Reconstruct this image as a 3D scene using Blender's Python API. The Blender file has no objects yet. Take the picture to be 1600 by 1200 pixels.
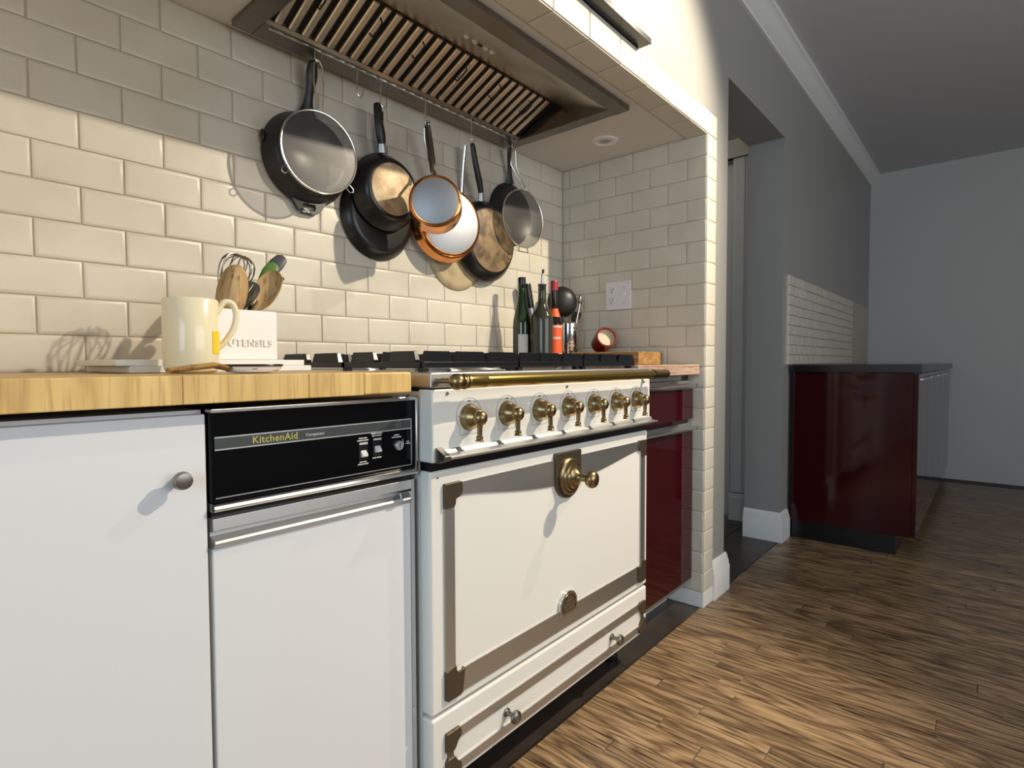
import bpy, bmesh, math, random
from mathutils import Vector, Matrix
random.seed(7)
S = bpy.context.scene
COL = S.collection
PI = math.pi
V = Vector

# ------------------------------------------------------------------ camera
cam = bpy.data.cameras.new('camera')
cam.sensor_fit = 'HORIZONTAL'; cam.sensor_width = 36.0
cam.lens = 881.25 / 1600 * 36.0
cam.clip_start = 0.02
camo = bpy.data.objects.new('camera', cam); COL.objects.link(camo)
_y, _p, _r = 0.8629, -0.0372, -0.0034
_f = V((math.sin(_y)*math.cos(_p), math.cos(_y)*math.cos(_p), math.sin(_p)))
_rt = V((math.cos(_y), -math.sin(_y), 0)); _u = _rt.cross(_f)
_c, _s = math.cos(_r), math.sin(_r)
_rt, _u = _c*_rt + _s*_u, -_s*_rt + _c*_u
camo.matrix_world = Matrix(((_rt.x, _u.x, -_f.x, -0.7187), (_rt.y, _u.y, -_f.y, -0.8255), (_rt.z, _u.z, -_f.z, 0.9597), (0, 0, 0, 1)))
S.camera = camo

# ------------------------------------------------------------------ world, lights, exposure
S.view_settings.view_transform = 'Standard'; S.view_settings.look = 'None'
S.view_settings.gamma = 1.0; S.view_settings.use_curve_mapping = False
S.view_settings.exposure = 0.0
w = bpy.data.worlds.new('sky'); S.world = w; w.use_nodes = True
bg = w.node_tree.nodes['Background']
bg.inputs[0].default_value = (0.62, 0.78, 1.0, 1); bg.inputs[1].default_value = 1.0

def lamp(name, kind, loc, target, energy, color, **kw):
    l = bpy.data.lights.new(name, kind); l.energy = energy; l.color = color
    for k, v in kw.items(): setattr(l, k, v)
    o = bpy.data.objects.new(name, l); COL.objects.link(o); o.location = loc
    d = V(target) - V(loc)
    o.rotation_euler = d.to_track_quat('-Z', 'Y').to_euler()
    return o
WARM = (1.0, 0.87, 0.67)
for _i, (_ly, _e) in enumerate(((-1.41, 268), (-0.74, 47))):
    lamp('ceiling_downlight', 'SPOT', (1.645, _ly, 2.53), (0.10, 0.25, 1.0), _e, WARM, spot_size=1.45, spot_blend=0.6, shadow_soft_size=0.022)
lamp('ceiling_spot_wall', 'SPOT', (1.02, -0.24, 2.47), (1.07, 0.03, 2.12), 2.6, (1.0, 0.82, 0.38), spot_size=1.45, spot_blend=0.5, shadow_soft_size=0.03)
lamp('hall_fill_light', 'POINT', (2.15, 1.3, 2.3), (2.15, 1.3, 0), 5, (1.0, 0.9, 0.75), shadow_soft_size=0.06)  # added fill that lifts the dark hall door casing, no real fixture
lamp('window_daylight_left', 'AREA', (-2.95, -1.4, 1.5), (0.5, -0.9, 1.1), 34, (0.62, 0.83, 1.0), shape='RECTANGLE', size=1.7, size_y=1.4)
lamp('window_daylight_opposite', 'AREA', (0.8, -3.45, 1.5), (0.7, 0.0, 1.2), 30, (1.0, 0.98, 0.94), shape='RECTANGLE', size=2.6, size_y=1.4)

# ------------------------------------------------------------------ mesh helpers
class MB:
    def __init__(self): self.v = []; self.f = []
    def add(self, vs, fs, m=None):
        b = len(self.v)
        self.v += [tuple(m @ V(p)) if m else tuple(p) for p in vs]
        self.f += [tuple(i + b for i in f) for f in fs]
        return self
    def box(self, x0, x1, y0, y1, z0, z1, m=None):
        vs = [(x, y, z) for z in (z0, z1) for y in (y0, y1) for x in (x0, x1)]
        return self.add(vs, [(0, 2, 3, 1), (4, 5, 7, 6), (0, 1, 5, 4), (2, 6, 7, 3), (0, 4, 6, 2), (1, 3, 7, 5)], m)
    def lathe(self, prof, n=32, m=None, closed=False):
        vs = []; fs = []; k = len(prof)
        for i in range(n):
            a = 2*PI*i/n
            vs += [(r*math.cos(a), r*math.sin(a), z) for r, z in prof]
        for i in range(n):
            j = (i+1) % n
            for q in range(k if closed else k-1):
                q2 = (q+1) % k
                fs.append((i*k+q, j*k+q, j*k+q2, i*k+q2))
        if not closed:
            if prof[0][0] > 1e-6: fs.append(tuple(i*k for i in reversed(range(n))))
            if prof[-1][0] > 1e-6: fs.append(tuple(i*k+k-1 for i in range(n)))
        return self.add(vs, fs, m)
    def sweep(self, pts, ws, ts, side, n=10, cap=True):
        pts = [V(p) for p in pts]; side = V(side); L = len(pts); vs = []; fs = []
        if not hasattr(ws, '__len__'): ws = [ws]*L
        if not hasattr(ts, '__len__'): ts = [ts]*L
        for i, p in enumerate(pts):
            t = (pts[min(i+1, L-1)] - pts[max(i-1, 0)]).normalized()
            sd = (side - t*side.dot(t)).normalized(); nr = t.cross(sd)
            for q in range(n):
                a = 2*PI*q/n
                vs.append(p + sd*ws[i]*math.cos(a) + nr*ts[i]*math.sin(a))
        for i in range(L-1):
            for q in range(n):
                r = (q+1) % n
                fs.append((i*n+q, i*n+r, (i+1)*n+r, (i+1)*n+q))
        if cap:
            fs.append(tuple(reversed(range(n)))); fs.append(tuple((L-1)*n+q for q in range(n)))
        return self.add(vs, fs)
    def tube(self, pts, r, n=8, closed=False):
        pts = [V(p) for p in pts]; L = len(pts); vs = []; fs = []; prev = None
        for i, p in enumerate(pts):
            if closed: t = (pts[(i+1) % L] - pts[i-1]).normalized()
            else: t = (pts[min(i+1, L-1)] - pts[max(i-1, 0)]).normalized()
            if prev is None:
                s = t.orthogonal().normalized()
            else:
                s = (prev - t*prev.dot(t)).normalized()
            prev = s; nr = t.cross(s)
            rr = r[i] if hasattr(r, '__len__') else r
            for q in range(n):
                a = 2*PI*q/n; vs.append(p + s*rr*math.cos(a) + nr*rr*math.sin(a))
        for i in range(L if closed else L-1):
            j = (i+1) % L
            for q in range(n):
                k = (q+1) % n; fs.append((i*n+q, i*n+k, j*n+k, j*n+q))
        if not closed:
            fs.append(tuple(reversed(range(n)))); fs.append(tuple((L-1)*n+q for q in range(n)))
        return self.add(vs, fs)
    def prism(self, poly, y0, y1, m=None):
        """poly: list of (x,z), extruded along y"""
        n = len(poly); vs = [(x, y0, z) for x, z in poly] + [(x, y1, z) for x, z in poly]
        fs = [tuple(range(n)), tuple(reversed(range(n, 2*n)))]
        fs += [(i, n+i, n+(i+1) % n, (i+1) % n) for i in range(n)]
        return self.add(vs, fs, m)
    def prismx(self, poly, x0, x1):
        """poly: list of (y,z), extruded along x"""
        n = len(poly); vs = [(x0, y, z) for y, z in poly] + [(x1, y, z) for y, z in poly]
        fs = [tuple(reversed(range(n))), tuple(range(n, 2*n))]
        fs += [(i, (i+1) % n, n+(i+1) % n, n+i) for i in range(n)]
        return self.add(vs, fs)
    def sphere(self, c, r, n=16, m=None, sx=1, sy=1, sz=1):
        prof = [(max(r*math.sin(PI*i/(n//2)), 0), -r*math.cos(PI*i/(n//2))) for i in range(n//2+1)]
        prof[0] = (0, -r); prof[-1] = (0, r)
        T = Matrix.Translation(c) @ Matrix.Diagonal((sx, sy, sz, 1))
        return self.lathe(prof, n, (m @ T) if m else T)
    def mesh(self, name):
        me = bpy.data.meshes.new(name); me.from_pydata(self.v, [], self.f)
        bm = bmesh.new(); bm.from_mesh(me)
        bmesh.ops.remove_doubles(bm, verts=bm.verts, dist=1e-6)
        bmesh.ops.recalc_face_normals(bm, faces=bm.faces)
        bm.to_mesh(me); bm.free()
        me.polygons.foreach_set('use_smooth', [True]*len(me.polygons))
        me.set_sharp_from_angle(angle=math.radians(38))
        return me

def link(name, me, mat, parent=None, bevel=0, seg=2):
    o = bpy.data.objects.new(name, me); COL.objects.link(o)
    if mat and not me.materials: me.materials.append(mat)
    if parent:
        o.parent = parent
        o.matrix_parent_inverse = WM[parent.name].inverted() if parent.name in WM else Matrix()
    WM[o.name] = Matrix()
    if bevel:
        b = o.modifiers.new('bevel', 'BEVEL'); b.width = bevel; b.segments = seg
        b.limit_method = 'ANGLE'; b.angle_limit = math.radians(40); b.harden_normals = True
    return o
WM = {}
def obj(name, mb, mat, parent=None, bevel=0, seg=2): return link(name, mb.mesh(name), mat, parent, bevel, seg)
def tag(o, label=None, cat=None, group=None, kind=None):
    if label: o['label'] = label
    if cat: o['category'] = cat
    if group: o['group'] = group
    if kind: o['kind'] = kind
    return o
def thing(name, label, cat, loc=(0, 0, 0), group=None):
    o = bpy.data.objects.new(name, None); COL.objects.link(o); o.location = loc
    o.empty_display_size = 0.05
    WM[o.name] = Matrix.Translation(loc)
    return tag(o, label, cat, group)
def struct(name, mb, mat, label=None, bevel=0):
    o = obj(name, mb, mat, None, bevel); o['kind'] = 'structure'
    if label: o['label'] = label
    return o
def text_mesh(body, size, depth, m, align='CENTER', bold=0.0, space=1.0):
    c = bpy.data.curves.new('txt', 'FONT'); c.body = body; c.size = size; c.extrude = depth
    c.align_x = align; c.align_y = 'CENTER'; c.offset = bold; c.space_character = space; c.resolution_u = 3
    o = bpy.data.objects.new('txt', c); COL.objects.link(o)
    bpy.context.view_layer.update()
    me = bpy.data.meshes.new_from_object(o.evaluated_get(bpy.context.evaluated_depsgraph_get()))
    bpy.data.objects.remove(o); bpy.data.curves.remove(c)
    me.transform(m); me.materials.clear()
    return me
def front_text(body, x, y, z, size, depth=0.0004, **kw):      # reads from -Y
    return text_mesh(body, size, depth, Matrix.Translation((x, y, z)) @ Matrix.Rotation(PI/2, 4, 'X'), **kw)

# ------------------------------------------------------------------ materials
def mat(name, col, rough=0.5, metal=0.0, coat=0.0, noise=None, bump=None, trans=0.0, ior=1.5, alpha=1.0, spec=0.5, rnoise=None):
    m = bpy.data.materials.new(name); m.use_nodes = True
    nt = m.node_tree; b = nt.nodes['Principled BSDF']
    b.inputs['Base Color'].default_value = (*col, 1); b.inputs['Roughness'].default_value = rough
    b.inputs['Metallic'].default_value = metal; b.inputs['Coat Weight'].default_value = coat
    b.inputs['Coat Roughness'].default_value = 0.05
    b.inputs['Transmission Weight'].default_value = trans; b.inputs['IOR'].default_value = ior
    b.inputs['Alpha'].default_value = alpha; b.inputs['Specular IOR Level'].default_value = spec
    geo = nt.nodes.new('ShaderNodeNewGeometry')
    def nz(scale, detail=3, stretch=None):
        n = nt.nodes.new('ShaderNodeTexNoise'); n.inputs['Scale'].default_value = scale; n.inputs['Detail'].default_value = detail
        if stretch:
            mp = nt.nodes.new('ShaderNodeMapping'); mp.inputs['Scale'].default_value = stretch
            nt.links.new(geo.outputs['Position'], mp.inputs['Vector']); nt.links.new(mp.outputs[0], n.inputs['Vector'])
        else: nt.links.new(geo.outputs['Position'], n.inputs['Vector'])
        return n
    if noise:                                   # (scale, colour2, lo, hi, [stretch])
        n = nz(noise[0], 4, noise[4] if len(noise) > 4 else None)
        r = nt.nodes.new('ShaderNodeValToRGB')
        r.color_ramp.elements[0].position = noise[2]; r.color_ramp.elements[1].position = noise[3]
        r.color_ramp.elements[0].color = (*col, 1); r.color_ramp.elements[1].color = (*noise[1], 1)
        nt.links.new(n.outputs[0], r.inputs[0]); nt.links.new(r.outputs[0], b.inputs['Base Color'])
    if rnoise:                                  # (scale, lo, hi)
        n = nz(rnoise[0], 3); mr = nt.nodes.new('ShaderNodeMapRange')
        mr.inputs[1].default_value = 0.35; mr.inputs[2].default_value = 0.65
        mr.inputs[3].default_value = rnoise[1]; mr.inputs[4].default_value = rnoise[2]
        nt.links.new(n.outputs[0], mr.inputs[0]); nt.links.new(mr.outputs[0], b.inputs['Roughness'])
    if bump:                                    # (scale, strength, distance, [stretch])
        n = nz(bump[0], 2, bump[3] if len(bump) > 3 else None)
        bp = nt.nodes.new('ShaderNodeBump'); bp.inputs['Strength'].default_value = bump[1]; bp.inputs['Distance'].default_value = bump[2]
        nt.links.new(n.outputs[0], bp.inputs['Height']); nt.links.new(bp.outputs[0], b.inputs['Normal'])
    return m

def wood(name, c1, c2, c3, axis, rings=9.0, fine=60.0, rough=0.45, per_object=True, contrast=1.0):
    """grain along world axis; light c1, mid c2, dark pores c3"""
    m = bpy.data.materials.new(name); m.use_nodes = True; nt = m.node_tree; N = nt.nodes.new; L = nt.links.new
    b = nt.nodes['Principled BSDF']; b.inputs['Roughness'].default_value = rough
    geo = N('ShaderNodeNewGeometry'); oi = N('ShaderNodeObjectInfo')
    sc = N('ShaderNodeVectorMath'); sc.operation = 'SCALE'; sc.inputs[0].default_value = (17.3, 9.1, 23.7)
    L(oi.outputs['Random'], sc.inputs['Scale'])
    ad = N('ShaderNodeVectorMath'); ad.operation = 'ADD'
    L(geo.outputs['Position'], ad.inputs[0])
    if per_object: L(sc.outputs[0], ad.inputs[1])
    st = {'x': (0.13, 1, 1), 'y': (1, 0.13, 1), 'z': (1, 1, 0.13)}[axis]
    mp = N('ShaderNodeMapping'); mp.inputs['Scale'].default_value = st; L(ad.outputs[0], mp.inputs['Vector'])
    n1 = N('ShaderNodeTexNoise'); n1.inputs['Scale'].default_value = 13; n1.inputs['Detail'].default_value = 2; L(mp.outputs[0], n1.inputs['Vector'])
    mu = N('ShaderNodeMath'); mu.operation = 'MULTIPLY'; mu.inputs[1].default_value = rings; L(n1.outputs[0], mu.inputs[0])
    fr = N('ShaderNodeMath'); fr.operation = 'FRACT'; L(mu.outputs[0], fr.inputs[0])
    r1 = N('ShaderNodeValToRGB'); e = r1.color_ramp.elements
    e[0].position = 0.0; e[0].color = (*c2, 1); e[1].position = 1.0; e[1].color = (*c2, 1)
    k = e.new(0.45); k.color = (*c1, 1); k = e.new(0.90); k.color = (*[a*0.55+d*0.45 for a, d in zip(c2, c3)], 1)
    L(fr.outputs[0], r1.inputs[0])
    st2 = {'x': (0.05, 1, 1), 'y': (1, 0.05, 1), 'z': (1, 1, 0.05)}[axis]
    mp2 = N('ShaderNodeMapping'); mp2.inputs['Scale'].default_value = st2; L(ad.outputs[0], mp2.inputs['Vector'])
    n2 = N('ShaderNodeTexNoise'); n2.inputs['Scale'].default_value = fine*5; n2.inputs['Detail'].default_value = 3; L(mp2.outputs[0], n2.inputs['Vector'])
    r2 = N('ShaderNodeValToRGB'); r2.color_ramp.elements[0].position = 0.52; r2.color_ramp.elements[1].position = 0.68
    r2.color_ramp.elements[0].color = (0, 0, 0, 1); r2.color_ramp.elements[1].color = (contrast, contrast, contrast, 1)
    L(n2.outputs[0], r2.inputs[0])
    mx = N('ShaderNodeMix'); mx.data_type = 'RGBA'; L(r2.outputs[0], mx.inputs['Factor']); L(r1.outputs[0], mx.inputs['A']); mx.inputs['B'].default_value = (*c3, 1)
    hs = N('ShaderNodeHueSaturation'); L(mx.outputs['Result'], hs.inputs['Color'])
    mr = N('ShaderNodeMapRange'); mr.inputs[3].default_value = 0.78; mr.inputs[4].default_value = 1.2
    L(oi.outputs['Random'], mr.inputs[0])
    if per_object: L(mr.outputs[0], hs.inputs['Value'])
    L(hs.outputs[0], b.inputs['Base Color'])
    bp = N('ShaderNodeBump'); bp.inputs['Strength'].default_value = 0.15; bp.inputs['Distance'].default_value = 0.001
    L(n2.outputs[0], bp.inputs['Height']); L(bp.outputs[0], b.inputs['Normal'])
    return m

M = {}
M['tile'] = mat('glazed_tile', (0.67, 0.625, 0.525), 0.36, bump=(14, 0.25, 0.005), noise=(7, (0.60, 0.55, 0.45), 0.35, 0.75))
M['grout'] = mat('grout', (0.53, 0.485, 0.385), 0.9)
M['plaster_white'] = mat('white_ceiling_paint', (0.70, 0.67, 0.63), 0.6)
M['wall_grey'] = mat('grey_wall_paint', (0.33, 0.322, 0.305), 0.42, bump=(180, 0.08, 0.001))
M['trim_white'] = mat('white_trim_paint', (0.82, 0.81, 0.79), 0.3)
M['ceiling'] = mat('ceiling_paint', (0.62, 0.61, 0.62), 0.7)
M['room_wall'] = mat('room_wall_paint', (0.55, 0.54, 0.52), 0.7)
M['enamel'] = mat('cream_white_enamel', (0.83, 0.81, 0.75), 0.16, coat=0.4)
M['white_steel'] = mat('white_painted_steel', (0.78, 0.78, 0.78), 0.28)
M['steel'] = mat('brushed_steel', (0.60, 0.60, 0.59), 0.40, 1.0, bump=(400, 0.05, 0.0005, (0.05, 1, 1)))
M['chrome'] = mat('polished_chrome', (0.70, 0.69, 0.67), 0.14, 1.0)
M['brass'] = mat('aged_brass', (0.33, 0.245, 0.12), 0.3, 1.0, noise=(60, (0.22, 0.16, 0.08), 0.4, 0.7))
M['brass_rail'] = mat('polished_brass', (0.72, 0.52, 0.14), 0.2, 1.0)
M['bronze'] = mat('dark_bronze', (0.13, 0.10, 0.065), 0.38, 0.7)
M['pewter'] = mat('antique_pewter', (0.26, 0.24, 0.21), 0.32, 1.0)
M['black'] = mat('black_enamel', (0.008, 0.008, 0.009), 0.22)
M['iron'] = mat('cast_iron', (0.016, 0.016, 0.017), 0.42, bump=(300, 0.15, 0.001))
M['grate'] = mat('grate_enamel', (0.009, 0.010, 0.012), 0.25, spec=0.3)
M['glass_black'] = mat('black_glass_panel', (0.003, 0.003, 0.004), 0.09, spec=0.25)
M['strip_grey'] = mat('dark_grey_strip', (0.045, 0.052, 0.05), 0.35)
M['print_white'] = mat('white_print', (0.6, 0.6, 0.58), 0.6)
M['print_gold'] = mat('gold_print', (0.42, 0.38, 0.10), 0.5)
M['print_black'] = mat('black_print', (0.05, 0.05, 0.05), 0.6)
M['maroon'] = mat('glossy_maroon_lacquer', (0.035, 0.0025, 0.0045), 0.07, spec=0.35)
M['dark_floor'] = mat('dark_floor_tile', (0.035, 0.027, 0.022), 0.35, noise=(9, (0.055, 0.042, 0.034), 0.35, 0.7))
M['dark_grout'] = mat('dark_grout', (0.10, 0.09, 0.08), 0.9)
M['copper'] = mat('copper', (0.72, 0.30, 0.10), 0.18, 1.0, noise=(25, (0.50, 0.19, 0.06), 0.45, 0.75))
M['alu'] = mat('spun_aluminium', (0.50, 0.51, 0.53), 0.42, 1.0)
M['spun_base'] = mat('spun_steel_base', (0.36, 0.37, 0.39), 0.5, 1.0)
M['worn'] = mat('worn_pan_base', (0.60, 0.46, 0.27), 0.5, 0.15, noise=(24, (0.30, 0.18, 0.08), 0.42, 0.72))
M['worn_dark'] = mat('burnt_pan_base', (0.30, 0.20, 0.10), 0.5, 0.15, noise=(22, (0.07, 0.045, 0.025), 0.42, 0.68))
M['nonstick'] = mat('black_pan_coating', (0.012, 0.012, 0.012), 0.3)
M['plastic_black'] = mat('black_handle', (0.012, 0.012, 0.012), 0.4)
M['wire'] = mat('steel_wire', (0.65, 0.64, 0.62), 0.2, 1.0)
M['tan'] = mat('tan_pan', (0.50, 0.40, 0.24), 0.45, noise=(18, (0.36, 0.27, 0.14), 0.45, 0.7))
M['spoon'] = wood('spoon_wood', (0.62, 0.43, 0.21), (0.50, 0.32, 0.13), (0.28, 0.16, 0.06), 'z', 4, 40, 0.55)
M['ceramic'] = mat('white_ceramic', (0.86, 0.85, 0.81), 0.22)
M['mug'] = mat('cream_ceramic', (0.80, 0.72, 0.50), 0.15)
M['yellow'] = mat('yellow_glaze', (0.85, 0.62, 0.02), 0.2)
M['green'] = mat('green_silicone', (0.10, 0.22, 0.04), 0.5)
M['green_dark'] = mat('dark_green_silicone', (0.015, 0.04, 0.012), 0.5)
M['grey_sil'] = mat('grey_silicone', (0.07, 0.07, 0.08), 0.45)
M['block'] = wood('butcher_block_wood', (0.66, 0.43, 0.16), (0.55, 0.34, 0.11), (0.30, 0.16, 0.05), 'x', 5, 30, 0.38)
M['block_end'] = wood('butcher_block_end_grain', (0.80, 0.55, 0.20), (0.72, 0.47, 0.155), (0.46, 0.27, 0.08), 'z', 4, 36, 0.45, per_object=False, contrast=0.6)
M['counter_wood'] = wood('pink_counter_wood', (0.62, 0.43, 0.33), (0.54, 0.35, 0.26), (0.30, 0.17, 0.12), 'x', 5, 36, 0.4)
M['board'] = wood('cutting_board_wood', (0.42, 0.24, 0.08), (0.32, 0.17, 0.05), (0.16, 0.08, 0.03), 'y', 5, 36, 0.45)
M['floor'] = wood('oak_floor', (0.40, 0.262, 0.138), (0.205, 0.122, 0.060), (0.042, 0.026, 0.016), 'y', 9, 34, 0.33)
M['glass_green'] = mat('green_bottle_glass', (0.010, 0.030, 0.006), 0.06, coat=0.3)
M['glass_dark'] = mat('dark_oil_glass', (0.035, 0.036, 0.026), 0.12)
M['glass_brown'] = mat('dark_sauce_glass', (0.012, 0.006, 0.005), 0.07)
M['label_white'] = mat('white_paper_label', (0.62, 0.61, 0.57), 0.6)
M['label_blue'] = mat('dark_blue_label', (0.02, 0.03, 0.09), 0.5)
M['label_orange'] = mat('orange_label', (0.80, 0.10, 0.02), 0.5)
M['red_cap'] = mat('red_cap', (0.35, 0.015, 0.03), 0.3)
M['red_glaze'] = mat('dark_red_glaze', (0.15, 0.006, 0.010), 0.18)
M['cream'] = mat('cream_glaze', (0.60, 0.52, 0.36), 0.3)
M['outlet'] = mat('white_outlet_plastic', (0.80, 0.79, 0.80), 0.3)
M['slot'] = mat('outlet_slot', (0.04, 0.04, 0.04), 0.6)
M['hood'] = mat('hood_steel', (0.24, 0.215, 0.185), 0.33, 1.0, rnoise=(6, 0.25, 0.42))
M['hood_panel'] = mat('lit_hood_steel', (0.80, 0.72, 0.60), 0.36, 1.0, rnoise=(6, 0.28, 0.45))  # light reflected from the wall put into a brighter steel colour, panel and slats
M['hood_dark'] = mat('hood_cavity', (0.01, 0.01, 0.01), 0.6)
M['lens'] = mat('frosted_lens', (0.7, 0.69, 0.66), 0.4)

def mesh_mat():
    m = bpy.data.materials.new('fine_wire_mesh'); m.use_nodes = True; nt = m.node_tree
    b = nt.nodes['Principled BSDF']; b.inputs['Metallic'].default_value = 0.9; b.inputs['Roughness'].default_value = 0.35
    b.inputs['Base Color'].default_value = (0.13, 0.128, 0.125, 1)
    b.inputs['Alpha'].default_value = 0.42
    return m
M['mesh'] = mesh_mat()

# ------------------------------------------------------------------ setting: shell
CEIL = 2.58
YW = 0.03            # plaster face of the range wall
X0, X1 = -0.80, 1.411  # alcove sides
YB = 0.691           # tiled back wall face
ZS = 1.828           # alcove ceiling
ROW = 0.0804; ZREF = 1.1834
struct('floor', MB().box(-3.0, 5.2, -3.6, 0.031, -0.06, -0.004).box(-3.0, 5.2, 0.031, 2.2, -0.06, -0.004), M['dark_grout'])
floor = bpy.data.objects['floor']
struct('ceiling', MB().box(-3.0, 5.2, -3.6, 2.2, CEIL, CEIL+0.1), M['ceiling'])
wall_back = struct('wall_back', MB().box(X0-0.1, X1+0.1, YB+0.0005, YB+0.12, -0.004, ZS+0.12), M['grout'])
wall_side = struct('wall_alcove_right', MB().box(X1+0.0005, X1+0.092, 0.0205, YB+0.006, -0.004, ZS+0.006), M['grout'])
struct('wall_alcove_left', MB().box(X0-0.1, X0, 0.03, YB+0.006, -0.004, ZS+0.006), M['plaster_white'])
struct('ceiling_alcove', MB().box(X0, X1+0.006, 0.106, 0.15, ZS, ZS+0.05).box(X0, X1+0.006, 0.63, YB+0.006, ZS, ZS+0.05).box(X0, -0.05, 0.15, 0.63, ZS, ZS+0.05).box(0.99, X1+0.006, 0.15, 0.63, ZS, ZS+0.05), M['plaster_white'])
header = struct('wall_header', MB().box(X0-0.1, X1+0.092, 0.0205, 0.106, ZS+0.0005, 1.912), M['grout'])
# plaster wall above the alcove, round the opening and to the right of it
XO, XO2, ZO, YT = 1.655, 2.472, 2.128, 0.215
wf = MB()
wf.box(-3.0, X0-0.1, YW, YT, 0, CEIL)
wf.box(X0-0.1, XO, YW, YT-0.1, 1.912, CEIL)
wf.box(X1+0.092, XO, YW, YT, 0, 1.912)
wf.box(XO, XO2, YW, YT, ZO, CEIL)
wf.box(XO2, 5.2, YW, YT, 0, CEIL)
struct('wall_front', wf, M['wall_grey'])
struct('wall_right', MB().box(5.1, 5.2, -3.6, YW, 0, CEIL), M['room_wall'])
# opposite wall and left wall with window openings that let the daylight in
wo = MB()
wo.box(-3.0, -0.6, -3.6, -3.5, 0, CEIL); wo.box(2.2, 5.2, -3.6, -3.5, 0, CEIL)
wo.box(-0.6, 2.2, -3.6, -3.5, 0, 0.8); wo.box(-0.6, 2.2, -3.6, -3.5, 2.25, CEIL)
struct('wall_opposite', wo, M['room_wall'])
wl = MB()
wl.box(-3.1, -3.0, -3.6, -2.3, 0, CEIL); wl.box(-3.1, -3.0, -0.5, 0.2, 0, CEIL)
wl.box(-3.1, -3.0, -2.3, -0.5, 0, 0.75); wl.box(-3.1, -3.0, -2.3, -0.5, 2.25, CEIL)
struct('wall_left', wl, M['room_wall'])
# hall behind the opening
struct('wall_hall_left', MB().box(1.51, 1.60, YT, 2.2, 0, CEIL), M['wall_grey'])
struct('wall_hall_back', MB().box(1.51, 2.9, 2.1, 2.2, 0, CEIL), M['wall_grey'])
struct('wall_hall_right', MB().box(2.76, 2.9, YT, 0.39, 0, CEIL).box(2.76, 2.9, 0.39, 1.25, 2.17, CEIL).box(2.76, 2.9, 1.25, 2.2, 0, CEIL), M['wall_grey'])
door = struct('door_1', MB().box(2.80, 2.84, 0.40, 1.24, 0.012, 2.165), M['trim_white'], bevel=0.003)
for zz0, zz1 in ((0.25, 1.0), (1.15, 2.0)):
    obj('door_panel', MB().box(2.794, 2.803, 0.52, 1.12, zz0, zz1), M['trim_white'], door, 0.004)
cs = MB(); cs.box(2.738, 2.762, 0.302, 0.388, 0.17, 2.175)
cs.box(2.733, 2.762, 0.317, 0.373, 0.18, 2.17)
cas = struct('trim_1', cs, M['trim_white'], bevel=0.003)
obj('casing_plinth', MB().box(2.730, 2.762, 0.296, 0.394, 0, 0.165).box(2.727, 2.762, 0.294, 0.396, 0.13, 0.145), M['trim_white'], cas, 0.003)
obj('casing_cap', MB().box(2.728, 2.762, 0.290, 1.33, 2.175, 2.285).box(2.72, 2.762, 0.283, 1.34, 2.175, 2.19), M['trim_white'], cas, 0.003)

def moulding(y0, z0, pts): return [(y0+a, z0+b) for a, b in pts]
BB = [(0, 0), (-0.020, 0), (-0.020, 0.105), (-0.016, 0.112), (-0.016, 0.122), (-0.011, 0.132), (-0.009, 0.146), (-0.003, 0.154), (0, 0.156)]
struct('baseboard_pier', MB().prismx(moulding(YW, 0, BB), X1+0.094, XO+0.018), M['trim_white'], bevel=0.001)
# baseboard on the far jamb: runs along y, then returns along the wall front
bbj = MB()
n = len(BB)
def loft(mb, rings):
    k = len(rings[0]); vs = [p for r in rings for p in r]; fs = []
    for i in range(len(rings)-1):
        for q in range(k):
            q2 = (q+1) % k; fs.append((i*k+q, i*k+q2, (i+1)*k+q2, (i+1)*k+q))
    fs.append(tuple(reversed(range(k)))); fs.append(tuple((len(rings)-1)*k+q for q in range(k)))
    mb.add(vs, fs)
loft(bbj, [[(XO2+a, YT, b) for a, b in BB], [(XO2+a, YW+a, b) for a, b in BB], [(2.60, YW+a, b) for a, b in BB]])
struct('baseboard_jamb', bbj, M['trim_white'])
CR = [(0, 0), (-0.012, 0), (-0.014, 0.012), (-0.022, 0.016), (-0.05, 0.052), (-0.062, 0.066), (-0.072, 0.070), (-0.072, 0.095), (0, 0.095)]
struct('trim_2', MB().prismx(moulding(YW, CEIL-0.095, CR), -3.0, 5.1), M['trim_white'])
shelf = tag(obj('ledge_shelf', MB().box(-0.2, 0.868, -0.022, 0.029, 1.914, 1.922).box(-0.2, 0.868, -0.022, -0.018, 1.914, 1.930), M['black'], None, 0.001),
    'thin black ledge shelf fixed above the white tile band over the range', 'shelf')

# ------------------------------------------------------------------ wall tiles
def tile_mesh(wd, ht, t=0.009, j=0.0):
    rr = lambda: random.uniform(-j, j)
    c = [(-wd/2+rr(), -ht/2+rr()), (wd/2+rr(), -ht/2+rr()), (wd/2+rr(), ht/2+rr()), (-wd/2+rr(), ht/2+rr())]
    rings = []
    for ins, y in ((0, 0.002), (0, -t*0.62), (0.0008, -t*0.86), (0.0026, -t*0.97), (0.009, -t)):
        rings.append([(x - math.copysign(ins, x), y, z - math.copysign(ins, z)) for x, z in c])
    vs = [p for r in rings for p in r]; fs = []
    for i in range(4):
        for q in range(4):
            q2 = (q+1) % 4; fs.append((i*4+q, i*4+q2, (i+1)*4+q2, (i+1)*4+q))
    fs.append((16, 17, 18, 19))
    mb = MB().add(vs, fs); me = mb.mesh('tile'); me.materials.append(M['tile']); return me
TC = {}
def get_tile(wd, ht):
    k = (round(wd, 3), round(ht, 3))
    if k not in TC: TC[k] = [tile_mesh(wd, ht, j=0.0007) for _ in range(3)]
    return random.choice(TC[k])
FACE = {'y': Matrix(), 'x': Matrix.Rotation(-PI/2, 4, 'Z'), 'z': Matrix.Rotation(PI/2, 4, 'X')}
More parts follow.
